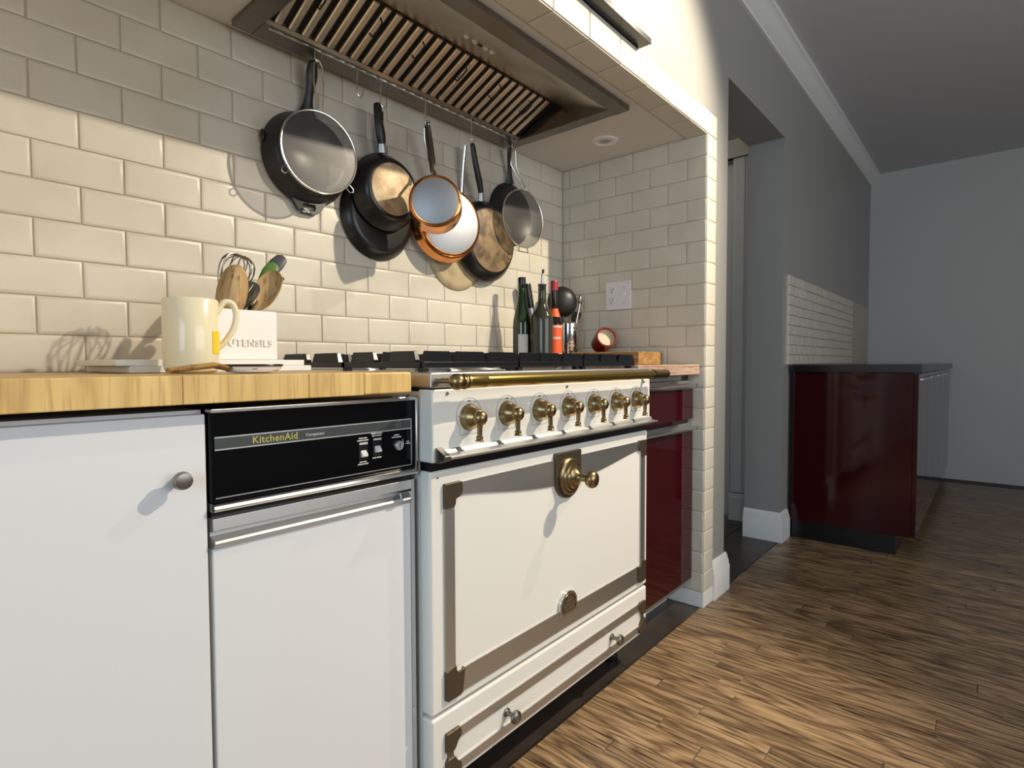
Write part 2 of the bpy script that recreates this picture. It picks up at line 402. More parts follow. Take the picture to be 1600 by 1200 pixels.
def put_tile(parent, face, c, wd, ht, g=0.0022):
    if wd < 0.012 or ht < 0.012: return
    o = bpy.data.objects.new('tile', get_tile(wd-g, ht-g)); COL.objects.link(o); o.parent = parent
    tilt = Matrix.Rotation(random.uniform(-.006, .006), 4, 'X') @ Matrix.Rotation(random.uniform(-.005, .005), 4, 'Z')
    o.matrix_world = Matrix.Translation(c) @ FACE[face] @ tilt
    return o
def spans(a, b, j0, pitch):
    e = [a]; k = math.ceil((a-j0)/pitch - 1e-6); x = j0+k*pitch
    while x < b-1e-4:
        if x-e[-1] > 0.02: e.append(x)
        x += pitch
    if b-e[-1] < 0.02 and len(e) > 1: e.pop()
    e.append(b); return list(zip(e, e[1:]))
for k in range(-3, 8):                                       # back wall, rows above the worktop
    z0 = ZREF + k*ROW; z1 = min(z0+ROW, ZS)
    for a, b in spans(X0, X1, 0.105 + (0 if k % 2 else 0.0818), 0.1637):
        put_tile(wall_back, 'y', ((a+b)/2, YB+0.006, (z0+z1)/2), b-a, z1-z0)
for k in range(-14, 8):                                      # alcove side wall; below the counter only its front strip shows
    z0 = max(ZREF + k*ROW, 0.062); z1 = min(ZREF + (k+1)*ROW, ZS)
    if k == -14: z0 = 0.062
    lim = YB-0.003 if z1 > 0.93 else 0.10
    for a, b in spans(0.020, lim, 0.019 if k % 2 else 0.098, 0.158):
        put_tile(wall_side, 'x', (X1+0.006, (a+b)/2, (z0+z1)/2), b-a, z1-z0)
    if z1 - z0 > 0.015:                                      # pier front
        put_tile(wall_side, 'y', ((X1+X1+0.092)/2-0.001, 0.026, (z0+z1)/2), 0.093, z1-z0)
obj('tile_skirting', MB().box(X1-0.001, X1+0.092, 0.018, 0.30, 0, 0.060), M['trim_white'], wall_side, 0.002)
for a, b in spans(X0, X1+0.0035, 0.428, 0.1645):             # arch: front band and soffit band
    put_tile(header, 'y', ((a+b)/2, 0.026, (ZS+1.912)/2), b-a, 1.912-ZS)
    put_tile(header, 'z', ((a+b)/2, 0.061, ZS+0.006), b-a, 0.082)
put_tile(header, 'y', (X1+0.0475, 0.026, (ZS+1.912)/2), 0.089, 1.912-ZS)

# ------------------------------------------------------------------ floors
PW = 0.0572
pm = {}
x = 0.0; col = 0
while x < 4.9:
    ys = [0.031]; y = 0.031 - random.uniform(0.10, 0.55)
    while y > -1.25:
        ys.append(y); y -= random.uniform(0.45, 1.0)
    ys.append(-1.3)
    for a, b in zip(ys, ys[1:]):
        L = round(a-b, 2)
        if L not in pm: pm[L] = MB().box(-PW/2+0.0002, PW/2-0.0002, -L/2+0.0004, L/2-0.0004, -0.012, 0.0).mesh('plank'); pm[L].materials.append(M['floor'])
        o = bpy.data.objects.new('plank', pm[L]); COL.objects.link(o); o.parent = floor
        o.location = (x+PW/2, (a+b)/2, random.uniform(-0.0004, 0)); bv = o.modifiers.new('b', 'BEVEL'); bv.width = 0.0005; bv.segments = 1
    x += PW; col += 1
def slab(x0, x1, y0, y1, m, name='floor_tile'):
    obj(name, MB().box(x0+0.001, x1-0.001, y0+0.001, y1-0.001, -0.02, -0.0005), m, floor, 0.001, 1)
for xa, xb in ((-0.79, -0.36), (-0.36, 0.22), (0.22, 0.842), (0.842, 1.45)):     # dark tile under the range
    for ya, yb in ((0.034, 0.36), (0.36, 0.69)): slab(xa, xb, ya, yb, M['dark_floor'])
for xa, xb in ((1.51, 2.08), (2.08, 2.76)):
    for ya, yb in ((0.034, 0.28), (0.28, 0.88), (0.88, 1.48), (1.48, 2.1)): slab(xa, xb, ya, yb, M['dark_floor'])
obj('edge_strip', MB().box(-0.79, X1, 0.029, 0.035, -0.01, 0.0015), M['pewter'], floor)
obj('rear_floor_boards', MB().box(-2.95, 5.05, -3.5, -1.3, -0.012, 0).box(-2.95, 0, -1.3, 0.03, -0.012, 0), M['floor'], floor)

# ------------------------------------------------------------------ range cooker
RW = 0.90
def axis_m(p, yaw=0.0):       # local Z -> -Y (towards the viewer), local Y -> up
    return Matrix.Translation(p) @ Matrix.Rotation(-yaw, 4, 'Z') @ Matrix.Rotation(PI/2, 4, 'X')
rg = thing('range_cooker', 'cream white enamel range cooker with brass rail, brass knobs and steel banded oven door', 'range cooker', (0.45, 0.3, 0))
obj('body', MB().box(0.004, RW-0.004, 0.036, 0.64, 0.10, 0.905), M['enamel'], rg, 0.003)
for fx in (0.05, 0.85):
    for fy in (0.10, 0.58): obj('foot', MB().lathe([(0.022, -0.0005), (0.022, 0.02), (0.014, 0.03), (0.014, 0.101)], 16, Matrix.Translation((fx, fy, 0))), M['black'], rg)
obj('cooktop', MB().box(0.0, RW, -0.006, 0.645, 0.912, 0.9417), M['steel'], rg, 0.003)
obj('cooktop_gasket', MB().box(0.006, RW-0.006, 0.0, 0.63, 0.904, 0.913), M['black'], rg)
# control panel
cp = obj('control_panel', MB().box(0.001, RW-0.001, -0.008, 0.034, 0.766, 0.909), M['enamel'], rg, 0.004, 3)
for sx_ in (0.04, 0.448, 0.857):
    obj('screw', MB().lathe([(0.0, 0.0035), (0.002, 0.0032), (0.0036, 0.001), (0.0036, -0.001)], 12, axis_m((sx_, -0.008, 0.900))), M['pewter'], cp)
obj('gap_panel', MB().box(0.006, RW-0.006, 0.004, 0.034, 0.748, 0.768), M['black'], rg)
# drip lip under the knobs
lip = MB()
prof = [(-0.007, 0.792), (-0.010, 0.790), (-0.013, 0.783), (-0.030, 0.779), (-0.033, 0.781), (-0.034, 0.778), (-0.031, 0.775), (-0.012, 0.772), (-0.010, 0.768), (-0.007, 0.767)]
lip.prismx(prof, 0.012, RW+0.004)
lp = obj('drip_lip', lip, M['steel'], rg)
obj('lip_bracket', MB().prismx([(-0.007, 0.796), (-0.011, 0.796), (-0.036, 0.782), (-0.036, 0.773), (-0.014, 0.766), (-0.007, 0.766)], 0.008, 0.024), M['pewter'], lp, 0.001)
# knobs
def arc(cx, cz, r, a0, a1, n): return [(cx+r*math.cos(a0+(a1-a0)*i/n), cz+r*math.sin(a0+(a1-a0)*i/n)) for i in range(n+1)]
knob_base = MB().lathe([(0.0, -0.001), (0.0275, -0.001), (0.0275, 0.002), (0.0255, 0.005), (0.0255, 0.007), (0.0245, 0.010), (0.0228, 0.015), (0.0195, 0.020), (0.0165, 0.024),
                        (0.0152, 0.026), (0.0158, 0.029), (0.0158, 0.033), (0.0135, 0.039), (0.008, 0.0435), (0.0, 0.045)], 28).mesh('control_knob'); knob_base.materials.append(M['brass'])
knob_lever = MB().lathe([(0.0, 0.0), (0.0065, 0.0), (0.0055, 0.008), (0.0050, 0.026), (0.0075, 0.028), (0.0075, 0.031), (0.0060, 0.0325), (0.0085, 0.035), (0.0085, 0.037), (0.0, 0.0375)], 16,
                        Matrix.Translation((0, 0, 0.031)) @ Matrix.Rotation(PI/2, 4, 'X') @ Matrix.Translation((0, 0, 0.010))).mesh('knob_lever'); knob_lever.materials.append(M['brass'])
ring = MB()
dialpts = [(x_, z_) for x_, z_ in arc(0, 0.004, 0.036, math.radians(-40), math.radians(220), 30)]
dialpts += [(-0.0276, -0.0345), (0.0276, -0.0345)]
ring.tube([(x_, z_, 0.0002) for x_, z_ in dialpts], 0.00035, 4, closed=True)
dial_me = ring.mesh('dial_outline'); dial_me.materials.append(M['print_black'])
off_me = text_mesh('OFF', 0.0065, 0.0001, Matrix.Translation((0, 0.033, 0.0003))); off_me.materials.append(M['print_black'])
dots = [MB().lathe([(0, .0004), (0.0012, .0004), (0.0012, 0)], 8, Matrix.Translation(p)).mesh('dial_dot') for p in ((-0.031, 0.004, 0), (0.016, 0.031, 0))]
for d_ in dots: d_.materials.append(M['print_black'])
for i in range(7):
    kx = 0.101 + 0.1178*i; T = axis_m((kx, -0.008, 0.849))
    k = bpy.data.objects.new('control_knob', knob_base); COL.objects.link(k); k.parent = rg
    k.matrix_world = T; k.matrix_parent_inverse = WM[rg.name].inverted(); k.matrix_basis = T
    for nm, me in (('knob_lever', knob_lever), ('dial_outline', dial_me), ('dial_lettering', off_me), ('dial_dot', dots[0]), ('dial_dot', dots[1])):
        s = bpy.data.objects.new(nm, me); COL.objects.link(s); s.parent = k
        if nm == 'knob_lever': s.matrix_basis = Matrix.Rotation(math.radians(random.uniform(-3, 5)), 4, 'Z')
# brass towel rail
RY, RZ = -0.060, 0.925
rail = obj('towel_rail', MB().lathe([(0.0, 0.03), (0.0125, 0.03), (0.0125, 0.86), (0.0, 0.86)], 24, Matrix.Translation((0, RY, RZ)) @ Matrix.Rotation(PI/2, 4, 'Y')), M['brass_rail'], rg)
def xlathe(prof, x): return MB().lathe(prof, 24, Matrix.Translation((x, RY, RZ)) @ Matrix.Rotation(PI/2, 4, 'Y'))
ballp = [(0.0158*math.sin(PI*i/10), -0.0158*math.cos(PI*i/10)) for i in range(11)]; ballp[0] = (0, -.0158); ballp[-1] = (0, .0158)
obj('rail_finial', xlathe(ballp, 0.017), M['brass'], rail)
obj('rail_collar', xlathe([(0.0, 0.0), (0.011, 0.0), (0.015, 0.003), (0.015, 0.007), (0.0125, 0.011), (0.0, 0.011)], 0.031), M['brass'], rail)
obj('rail_sleeve', xlathe([(0.0, 0.0), (0.0136, 0.0), (0.0140, 0.003), (0.0136, 0.006), (0.0136, 0.05), (0.0128, 0.052), (0.0, 0.052)], 0.042), M['brass_rail'], rail)
obj('rail_ring', xlathe([(0.0, 0.0), (0.0142, 0.0), (0.0142, 0.004), (0.0, 0.004)], 0.812), M['black'], rail)
obj('rail_end', xlathe([(0.0, 0.0), (0.0135, 0.0), (0.0135, 0.07), (0.0145, 0.075), (0.0135, 0.085), (0.010, 0.095), (0.0, 0.098)], 0.816), M['brass'], rail)
for bx in (0.017, 0.86):
    obj('rail_bracket', MB().sweep([(bx, -0.004, 0.925), (bx, -0.03, 0.925), (bx, -0.052, 0.925)], [0.007, 0.006, 0.006], [0.007, 0.006, 0.006], (1, 0, 0), 10), M['pewter'], rail)
# oven door
dr = obj('oven_door', MB().box(0.001, RW-0.001, 0.0, 0.034, 0.2605, 0.7485), M['enamel'], rg, 0.006, 3)
TY = -0.0035
def band(name, poly, parent, m=None): return obj(name, MB().prism(poly, TY, 0.002), m or M['steel'], parent, 0.0006, 1)
band('steel_band', [(0.035, 0.31), (0.063, 0.31), (0.063, 0.70), (0.035, 0.70)], dr)
band('steel_band', [(0.850, 0.31), (0.879, 0.31), (0.879, 0.70), (0.850, 0.70)], dr)
band('steel_band', [(0.05, 0.281), (0.865, 0.281), (0.865, 0.331), (0.05, 0.331)], dr)
low = [(0.06+0.79*i/24, 0.692-0.038*max(0, 1-((0.06+0.79*i/24-0.456)/0.385)**2)**1.5) for i in range(25)]
band('steel_band', low + [(0.85, 0.7185), (0.06, 0.7185)], dr)
def bracket(x, z, sx, sz):     # corner bracket, arms towards +sx / -sz
    p = [(0, 0), (0.046, 0), (0.049, -0.008), (0.049, -0.022), (0.043, -0.030), (0.030, -0.034), (0.029, -0.044), (0.024, -0.050), (0.0, -0.050)]
    p = [(x+sx*a, z+sz*b) for a, b in p]
    if sx*sz < 0: p.reverse()
    return MB().prism(p, -0.0075, 0.002)
def bracket_low(x, z, sx):
    p = [(0, 0.062), (0.027, 0.068), (0.030, 0.054), (0.034, 0.050), (0.053, 0.053), (0.046, 0.004), (0.040, 0.0), (0.004, 0.0), (0, 0.004)]
    p = [(x+sx*a, z+b) for a, b in p]
    return MB().prism(p, -0.0075, 0.002)
obj('corner_bracket', bracket(0.034, 0.7205, 1, 1), M['bronze'], dr, 0.0015)
obj('corner_bracket', bracket(0.881, 0.7205, -1, 1), M['bronze'], dr, 0.0015)
obj('corner_bracket', bracket_low(0.034, 0.279, 1), M['bronze'], dr, 0.0015)
obj('corner_bracket', bracket_low(0.881, 0.279, -1), M['bronze'], dr, 0.0015)
pl = [(0.402, 0.735), (0.402, 0.672)] + arc(0.4575, 0.672, 0.0555, PI, 2*PI, 16)[1:-1] + [(0.513, 0.672), (0.513, 0.735)]
plate = obj('door_plate', MB().prism(pl, -0.010, 0.002), M['bronze'], dr, 0.002)
obj('door_rosette', MB().lathe([(0.0, 0.0), (0.047, 0.0), (0.047, 0.004), (0.043, 0.008), (0.037, 0.009), (0.035, 0.014), (0.029, 0.016), (0.027, 0.021), (0.020, 0.024), (0.013, 0.030), (0.009, 0.038), (0.0085, 0.052),
    (0.011, 0.055), (0.018, 0.058), (0.0215, 0.064), (0.0215, 0.071), (0.018, 0.077), (0.008, 0.081), (0.0, 0.0815)], 32, axis_m((0.4575, -0.010, 0.672))), M['brass'], plate)
em = [(0.037*math.cos(a), 0.001+0.031*math.sin(a)) for a in [PI*i/16 for i in range(17)]] + [(-0.0385, -0.012), (-0.037, -0.022), (-0.031, -0.0275), (0.031, -0.0275), (0.037, -0.022), (0.0385, -0.012)]
emb = obj('maker_badge', MB().prism([(0.459+a, 0.3425+b) for a, b in em], -0.0085, 0.0), M['chrome'], dr, 0.002)
obj('badge_field', MB().prism([(0.459+a*0.82, 0.3425+b*0.78) for a, b in em], -0.0092, -0.008), M['pewter'], emb)
# badge relief: the lettering cannot be read in the photograph, only its raised rows
for zz, cells in ((0.3600, (-0.005, 0.005)), (0.3520, (-0.012, -0.004, 0.004, 0.012)), (0.3390, (-0.021, -0.013, -0.004, 0.004, 0.013, 0.021)), (0.3305, (-0.017, -0.009, 0.0, 0.009, 0.017))):
    for c_ in cells: obj('badge_relief', MB().box(0.459+c_-0.0026, 0.459+c_+0.0026, -0.0100, -0.0088, zz-0.0024, zz+0.0024), M['chrome'], emb)
for zz, hw_ in ((0.3455, 0.026), (0.3240, 0.026)): obj('badge_line', MB().box(0.459-hw_, 0.459+hw_, -0.0100, -0.0088, zz-0.0006, zz+0.0006), M['chrome'], emb)
for dx in (0.02, 0.88): obj('door_pin', MB().lathe([(0, .001), (0.002, .001), (0.002, -.001)], 8, axis_m((dx, 0, 0.735))), M['pewter'], dr)
# storage drawer
dw = obj('storage_drawer', MB().box(0.001, RW-0.001, 0.0, 0.034, 0.108, 0.2535), M['enamel'], rg, 0.006, 3)
band('steel_band', [(0.05, 0.189), (0.865, 0.189), (0.865, 0.2115), (0.05, 0.2115)], dw)
band('steel_band', [(0.05, 0.1205), (0.865, 0.1205), (0.865, 0.1415), (0.05, 0.1415)], dw)
for ex, sx in ((0.034, 1), (0.881, -1)):
    band('steel_band', [(ex+(0.006 if sx > 0 else -0.022), 0.14), (ex+(0.022 if sx > 0 else -0.006), 0.14), (ex+(0.022 if sx > 0 else -0.006), 0.19), (ex+(0.006 if sx > 0 else -0.022), 0.19)], dw, M['pewter'])
    for zz, s in ((0.2135, 1), (0.1185, -1)):
        p = [(0, 0), (0.038, 0), (0.042, -0.012), (0.040, -0.020), (0.031, -0.027), (0.026, -0.036), (0.022, -0.041), (0.003, -0.041), (0, -0.038)]
        p = [(ex+sx*a, zz+s*b) for a, b in p]
        obj('corner_bracket', MB().prism(p, -0.0075, 0.002), M['bronze'], dw, 0.0015)
dk = MB().lathe([(0.0, 0.0), (0.010, 0.0), (0.010, 0.003), (0.006, 0.006), (0.0052, 0.016), (0.0065, 0.021), (0.0135, 0.024), (0.0150, 0.028), (0.0140, 0.033), (0.009, 0.037), (0.0, 0.038)], 24).mesh('drawer_knob')
dk.materials.append(M['pewter'])
for kx in (0.222, 0.683):
    k = bpy.data.objects.new('drawer_knob', dk); COL.objects.link(k); k.parent = dw; k.matrix_basis = axis_m((kx, -0.0, 0.168))
# pan supports and burners
for bx, by, r in ((0.17, 0.17, 0.05), (0.17, 0.47, 0.04), (0.45, 0.32, 0.065), (0.73, 0.17, 0.04), (0.73, 0.47, 0.05)):
    b_ = obj('burner', MB().lathe([(0.0, 0.0), (r*1.25, 0.0), (r*1.2, 0.004), (r, 0.006), (r, 0.014), (r*0.97, 0.016), (0, 0.016)], 24, Matrix.Translation((bx, by, 0.9415))), M['alu'], rg)
    obj('burner_cap', MB().lathe([(0.0, 0.016), (r*0.8, 0.016), (r*0.8, 0.021), (r*0.7, 0.024), (0, 0.0245)], 24, Matrix.Translation((bx, by, 0.9415))), M['black'], b_)
def blade(mb, p0, p1, z0, z1, t=0.007, slope=0.008):
    p0 = V(p0); p1 = V(p1); d = (p1-p0).normalized(); nr = V((-d.y, d.x, 0))*t
    a, b = p0, p1; c, e = p0+d*slope, p1-d*slope
    vs = []
    for s in (-1, 1):
        vs += [(*(a+nr*s).xy, z0), (*(b+nr*s).xy, z0), (*(e+nr*s*0.75).xy, z1), (*(c+nr*s*0.75).xy, z1)]
    mb.add(vs, [(0, 1, 2, 3), (7, 6, 5, 4), (0, 4, 5, 1), (1, 5, 6, 2), (2, 6, 7, 3), (3, 7, 4, 0)])
for ga, gb in ((0.022, 0.315), (0.322, 0.592), (0.599, 0.885)):
    ya, yb = 0.045, 0.605; g = MB()
    for (xa, xb, y_) in ((ga, gb, ya), (ga, gb, yb), (ga, gb, (ya+yb)/2)): g.box(xa, xb, y_-0.007, y_+0.007, 0.950, 0.963)
    for x_ in (ga+0.007, gb-0.007): g.box(x_-0.007, x_+0.007, ya, yb, 0.950, 0.963)
    for x_ in (ga+0.012, gb-0.012):
        for y_ in (ya+0.01, yb-0.01, (ya+yb)/2): g.box(x_-0.008, x_+0.008, y_-0.008, y_+0.008, 0.9415, 0.952)
    fg = g; w_ = gb-ga
    for y_ in (ya, yb):                                             # raised blades along front and back bars
        for fa, fb in ((0.0, 0.27), (0.30, 0.62), (0.66, 1.0)): blade(fg, (ga+w_*fa, y_, 0), (ga+w_*fb, y_, 0), 0.962, 0.985)
    for yc in (ya+0.14, yb-0.14):                                   # fingers pointing at each burner
        for x_, s in ((ga+0.004, 1), (gb-0.004, -1)): blade(fg, (x_, yc, 0), (x_+s*w_*0.33, yc, 0), 0.955, 0.985)
        for y0_, s in ((yc-0.132, 1), (yc+0.132, -1)): blade(fg, ((ga+gb)/2, y0_, 0), ((ga+gb)/2, y0_+s*0.085, 0), 0.955, 0.985)
    for x_ in (ga+0.007, gb-0.007):
        for q in range(4): blade(fg, (x_, ya+0.02+q*0.14, 0), (x_, ya+0.11+q*0.14, 0), 0.962, 0.985)
    obj('pan_support', g, M['grate'], rg, 0.0012, 1)

# ------------------------------------------------------------------ trash compactor
tc = thing('trash_compactor', 'white trash compactor with black glass control panel under the butcher block', 'compactor', (-0.195, 0.3, 0))
CXL, CXR = -0.385, -0.006
obj('body', MB().box(CXL+0.003, CXR-0.002, 0.05, 0.62, 0.09, 0.893), M['black'], tc)
obj('toe_kick', MB().box(CXL+0.01, CXR-0.01, 0.09, 0.60, -0.0005, 0.091), M['black'], tc)
pn = obj('control_panel', MB().box(CXL, CXR-0.004, 0.032, 0.05, 0.757, 0.892), M['glass_black'], tc, 0.002)
obj('panel_frame', MB().box(CXL-0.002, CXR, 0.027, 0.052, 0.8885, 0.8955).box(CXR-0.005, CXR, 0.027, 0.052, 0.742, 0.8955), M['chrome'], pn, 0.002)
def vline(a, b, z, t=0.0009): return MB().box(a, b, 0.0312, 0.0322, z-t, z+t)
obj('inlay_line', MB().box(CXL+0.004, CXR-0.012, 0.0312, 0.0322, 0.8515, 0.8535).box(CXR-0.0135, CXR-0.0118, 0.0312, 0.0322, 0.7628, 0.8535).box(CXL+0.004, CXR-0.012, 0.0312, 0.0322, 0.7628, 0.7644), M['alu'], pn)
obj('inlay_line', MB().box(CXL+0.004, CXR-0.0135, 0.0311, 0.0321, 0.8335, 0.8355), M['alu'], pn)
ns = obj('name_strip', MB().box(CXL+0.004, CXR-0.0135, 0.0315, 0.0325, 0.8355, 0.8515), M['strip_grey'], pn)
link('lettering', front_text('KitchenAid', -0.2895, 0.0312, 0.8432, 0.0155, bold=0.0003, space=1.06), M['print_gold'], ns)
link('lettering', front_text('Compactor', -0.2215, 0.0312, 0.8428, 0.0072), M['print_white'], ns)
for sx_, zc in ((-0.1285, 0.8035), (-0.0985, 0.8085)):
    sw = obj('rocker_switch', MB().box(sx_-0.010, sx_+0.010, 0.0300, 0.034, zc-0.016, zc+0.016), M['black'], pn, 0.001)
    obj('switch_indicator', MB().box(sx_-0.0085, sx_+0.0085, 0.0292, 0.031, zc+0.0115, zc+0.0145), M['print_white'], sw)
    obj('switch_lever', MB().prismx([(0.031, zc+0.002), (0.024, zc-0.006), (0.0235, zc-0.010), (0.031, zc-0.012)], sx_-0.006, sx_+0.006), M['print_white'], sw, 0.001)
# captions too small to read in the photograph: word-length print marks, laid out as they stand
for x_, z_, words in ((-0.1285, 0.8262, (9, 6)), (-0.1285, 0.8222, (12, 9)), (-0.1285, 0.7835, (7, 6)), (-0.1285, 0.7795, (11, 9)),
                      (-0.0985, 0.8318, (10, 12)), (-0.0985, 0.8278, (6, 2, 9)), (-0.0985, 0.7875, (8, 9)), (-0.0535, 0.8245, (11,)), (-0.0535, 0.8205, (6, 14)), (-0.0268, 0.8095, (5,)), (-0.0268, 0.8058, (2, 7))):
    tot = sum(words)*0.00105 + (len(words)-1)*0.0012; xx = x_-tot/2
    for w_ in words:
        obj('print_mark', MB().box(xx, xx+w_*0.00105, 0.0314, 0.0322, z_-0.0010, z_+0.0010), M['print_white'], pn); xx += w_*0.00105+0.0012
kd = obj('key_dial', MB().lathe([(0.0, 0.0), (0.0095, 0.0), (0.0095, 0.005), (0.0080, 0.007), (0.0, 0.007)], 24, axis_m((-0.0505, 0.032, 0.8045))), M['alu'], pn)
obj('key_slot', MB().box(-0.0512, -0.0498, 0.0243, 0.0253, 0.7985, 0.8105), M['slot'], kd)
obj('dial_pointer', MB().box(-0.0415, -0.0400, 0.0308, 0.0322, 0.797, 0.811), M['print_white'], kd)
obj('dial_arc', MB().tube([(-0.0375-0.002*(i/6)**2, 0.0315, 0.802+0.0022*i) for i in range(7)], 0.0007, 5), M['print_white'], kd)
obj('trim_bar', MB().prismx([(0.052, 0.756), (0.030, 0.756), (0.026, 0.753), (0.025, 0.749), (0.027, 0.745), (0.031, 0.743), (0.052, 0.743)], CXL, CXR), M['chrome'], tc)
obj('shadow_gap', MB().box(CXL+0.002, CXR-0.002, 0.044, 0.06, 0.733, 0.744), M['black'], tc)
cd = obj('door', MB().box(CXL, CXR-0.012, 0.036, 0.056, 0.095, 0.6885), M['white_steel'], tc, 0.002)
obj('door_edge', MB().box(CXR-0.012, CXR-0.004, 0.034, 0.056, 0.095, 0.7335), M['chrome'], cd)
hd = obj('door_handle', MB().prismx([(0.056, 0.7335), (0.034, 0.7335), (0.033, 0.716), (0.046, 0.712), (0.046, 0.706), (0.028, 0.702), (0.026, 0.698), (0.030, 0.6935), (0.034, 0.689), (0.056, 0.689)], CXL, CXR-0.012), M['steel'], tc, 0.0006, 1)
obj('handle_end', MB().prismx([(0.046, 0.714), (0.033, 0.712), (0.028, 0.700), (0.046, 0.700)], CXR-0.040, CXR-0.013), M['chrome'], hd, 0.001)
# plain white base cabinet beyond it
bc = thing('base_cabinet', 'plain white base cabinet left of the trash compactor', 'cabinet', (-0.59, 0.3, 0))
obj('body', MB().box(-0.785, -0.390, 0.055, 0.62, -0.0005, 0.893), M['white_steel'], bc)
bd = obj('door', MB().box(-0.783, -0.392, 0.034, 0.054, 0.10, 0.888), M['white_steel'], bc, 0.002)
obj('door_knob', MB().lathe([(0, 0), (0.006, 0), (0.006, 0.012), (0.013, 0.018), (0.011, 0.026), (0, 0.028)], 16, axis_m((-0.43, 0.034, 0.80))), M['pewter'], bd)

# ------------------------------------------------------------------ butcher block
bb = thing('butcher_block', 'thick honey coloured butcher block worktop over the trash compactor', 'worktop', (-0.4, 0.3, 0.905))
bx0, bx1 = -0.795, -0.036
obj('top_board', MB().box(bx0, bx1, 0.024, 0.66, 0.9055, 0.9435), M['block'], bb, 0.004, 3)
xs = [-0.795, -0.62, -0.43, -0.245, -0.142, -0.036]
for a, b in zip(xs, xs[1:]):
    obj('front_stave', MB().box(a+0.0002, b-0.0002, 0.006, 0.026, 0.9045, 0.9440), M['block_end'], bb, 0.0015 if b < -0.04 else 0.004, 2)

# ------------------------------------------------------------------ maroon cabinet and its counter
mc = thing('maroon_cabinet', 'glossy maroon base cabinet with steel edge handles right of the range', 'cabinet', (1.16, 0.3, 0))
ca, cb = 0.912, 1.402
obj('body', MB().box(ca, cb, 0.085, 0.64, 0.105, 0.910), M['maroon'], mc)
obj('plinth', MB().box(ca, cb, 0.165, 0.62, -0.0005, 0.106), M['trim_white'], mc)
obj('bottom_edge', MB().box(ca, cb, 0.066, 0.16, 0.100, 0.112), M['alu'], mc)
for z0, z1 in ((0.742, 0.864), (0.114, 0.700)):
    fr = obj('drawer_front' if z0 > 0.5 else 'door', MB().box(ca, cb, 0.064, 0.084, z0, z1), M['maroon'], mc, 0.001, 1)
    hp = [(0.084, z1+0.026), (0.074, z1+0.026), (0.072, z1+0.006), (0.058, z1+0.014), (0.044, z1+0.017), (0.040, z1+0.013), (0.044, z1+0.007), (0.060, z1-0.004), (0.063, z1-0.006), (0.084, z1)]
    obj('edge_handle', MB().prismx(hp, ca, cb-0.002), M['chrome'], fr)
obj('top_rail', MB().box(ca, cb-0.10, 0.068, 0.086, 0.893, 0.909), M['steel'], mc)
ct = tag(obj('wood_counter', MB().box(0.908, 1.4005, 0.036, 0.683, 0.9125, 0.9515), M['counter_wood'], None, 0.004, 3), 'pinkish wooden counter slab on the maroon cabinet', 'worktop')

# ------------------------------------------------------------------ outlet, downlight
ou = thing('outlet_plate', 'white double outlet and toggle switch plate on the tiled side wall', 'outlet', (X1, 0.395, 1.245))
obj('plate', MB().box(X1-0.0105, X1-0.0025, 0.335, 0.455, 1.184, 1.304), M['outlet'], ou, 0.003)
oy = 0.424
for zz in (1.267, 1.222):
    rc = obj('receptacle', MB().lathe([(0.0, 0.0), (0.0155, 0.0), (0.0155, 0.0022), (0.0145, 0.003), (0.0, 0.003)], 24, Matrix.Translation((X1-0.0105, oy, zz)) @ Matrix.Rotation(-PI/2, 4, 'Y')), M['outlet'], ou)
    for dy, hh in ((0.006, 0.004), (-0.006, 0.005)): obj('slot', MB().box(X1-0.0142, X1-0.0130, oy+dy-0.001, oy+dy+0.001, zz, zz+2*hh), M['slot'], rc)
    obj('ground_hole', MB().box(X1-0.0142, X1-0.0130, oy-0.002, oy+0.002, zz-0.010, zz-0.006), M['slot'], rc)
tg = obj('toggle_switch', MB().box(X1-0.0115, X1-0.010, 0.361, 0.371, 1.232, 1.257), M['outlet'], ou)
obj('toggle_lever', MB().box(X1-0.020, X1-0.011, 0.363, 0.369, 1.244, 1.251, None), M['outlet'], tg, 0.001)
for zz in (1.276, 1.213): obj('plate_screw', MB().lathe([(0.0, 0.001), (0.003, 0.001), (0.003, -0.001)], 10, Matrix.Translation((X1-0.0105, 0.366, zz)) @ Matrix.Rotation(-PI/2, 4, 'Y')), M['alu'], ou)
dl = thing('recessed_light', 'round white recessed light in the alcove ceiling', 'light', (1.223, 0.354, ZS))
FL = Matrix.Translation((1.223, 0.354, ZS)) @ Matrix.Rotation(PI, 4, 'X')
obj('trim_ring', MB().lathe([(0.030, 0.0), (0.052, 0.0), (0.050, 0.004), (0.036, 0.006), (0.030, 0.002)], 32, FL, closed=True), M['trim_white'], dl)
obj('baffle', MB().lathe([(0.019, 0.0005), (0.031, 0.0005), (0.031, 0.002), (0.022, 0.0035), (0.019, 0.003)], 32, FL, closed=True), M['lens'], dl)
obj('bulb_face', MB().lathe([(0.0, 0.0005), (0.019, 0.0005), (0.017, 0.0025), (0.0, 0.004)], 24, FL), M['alu'], dl)

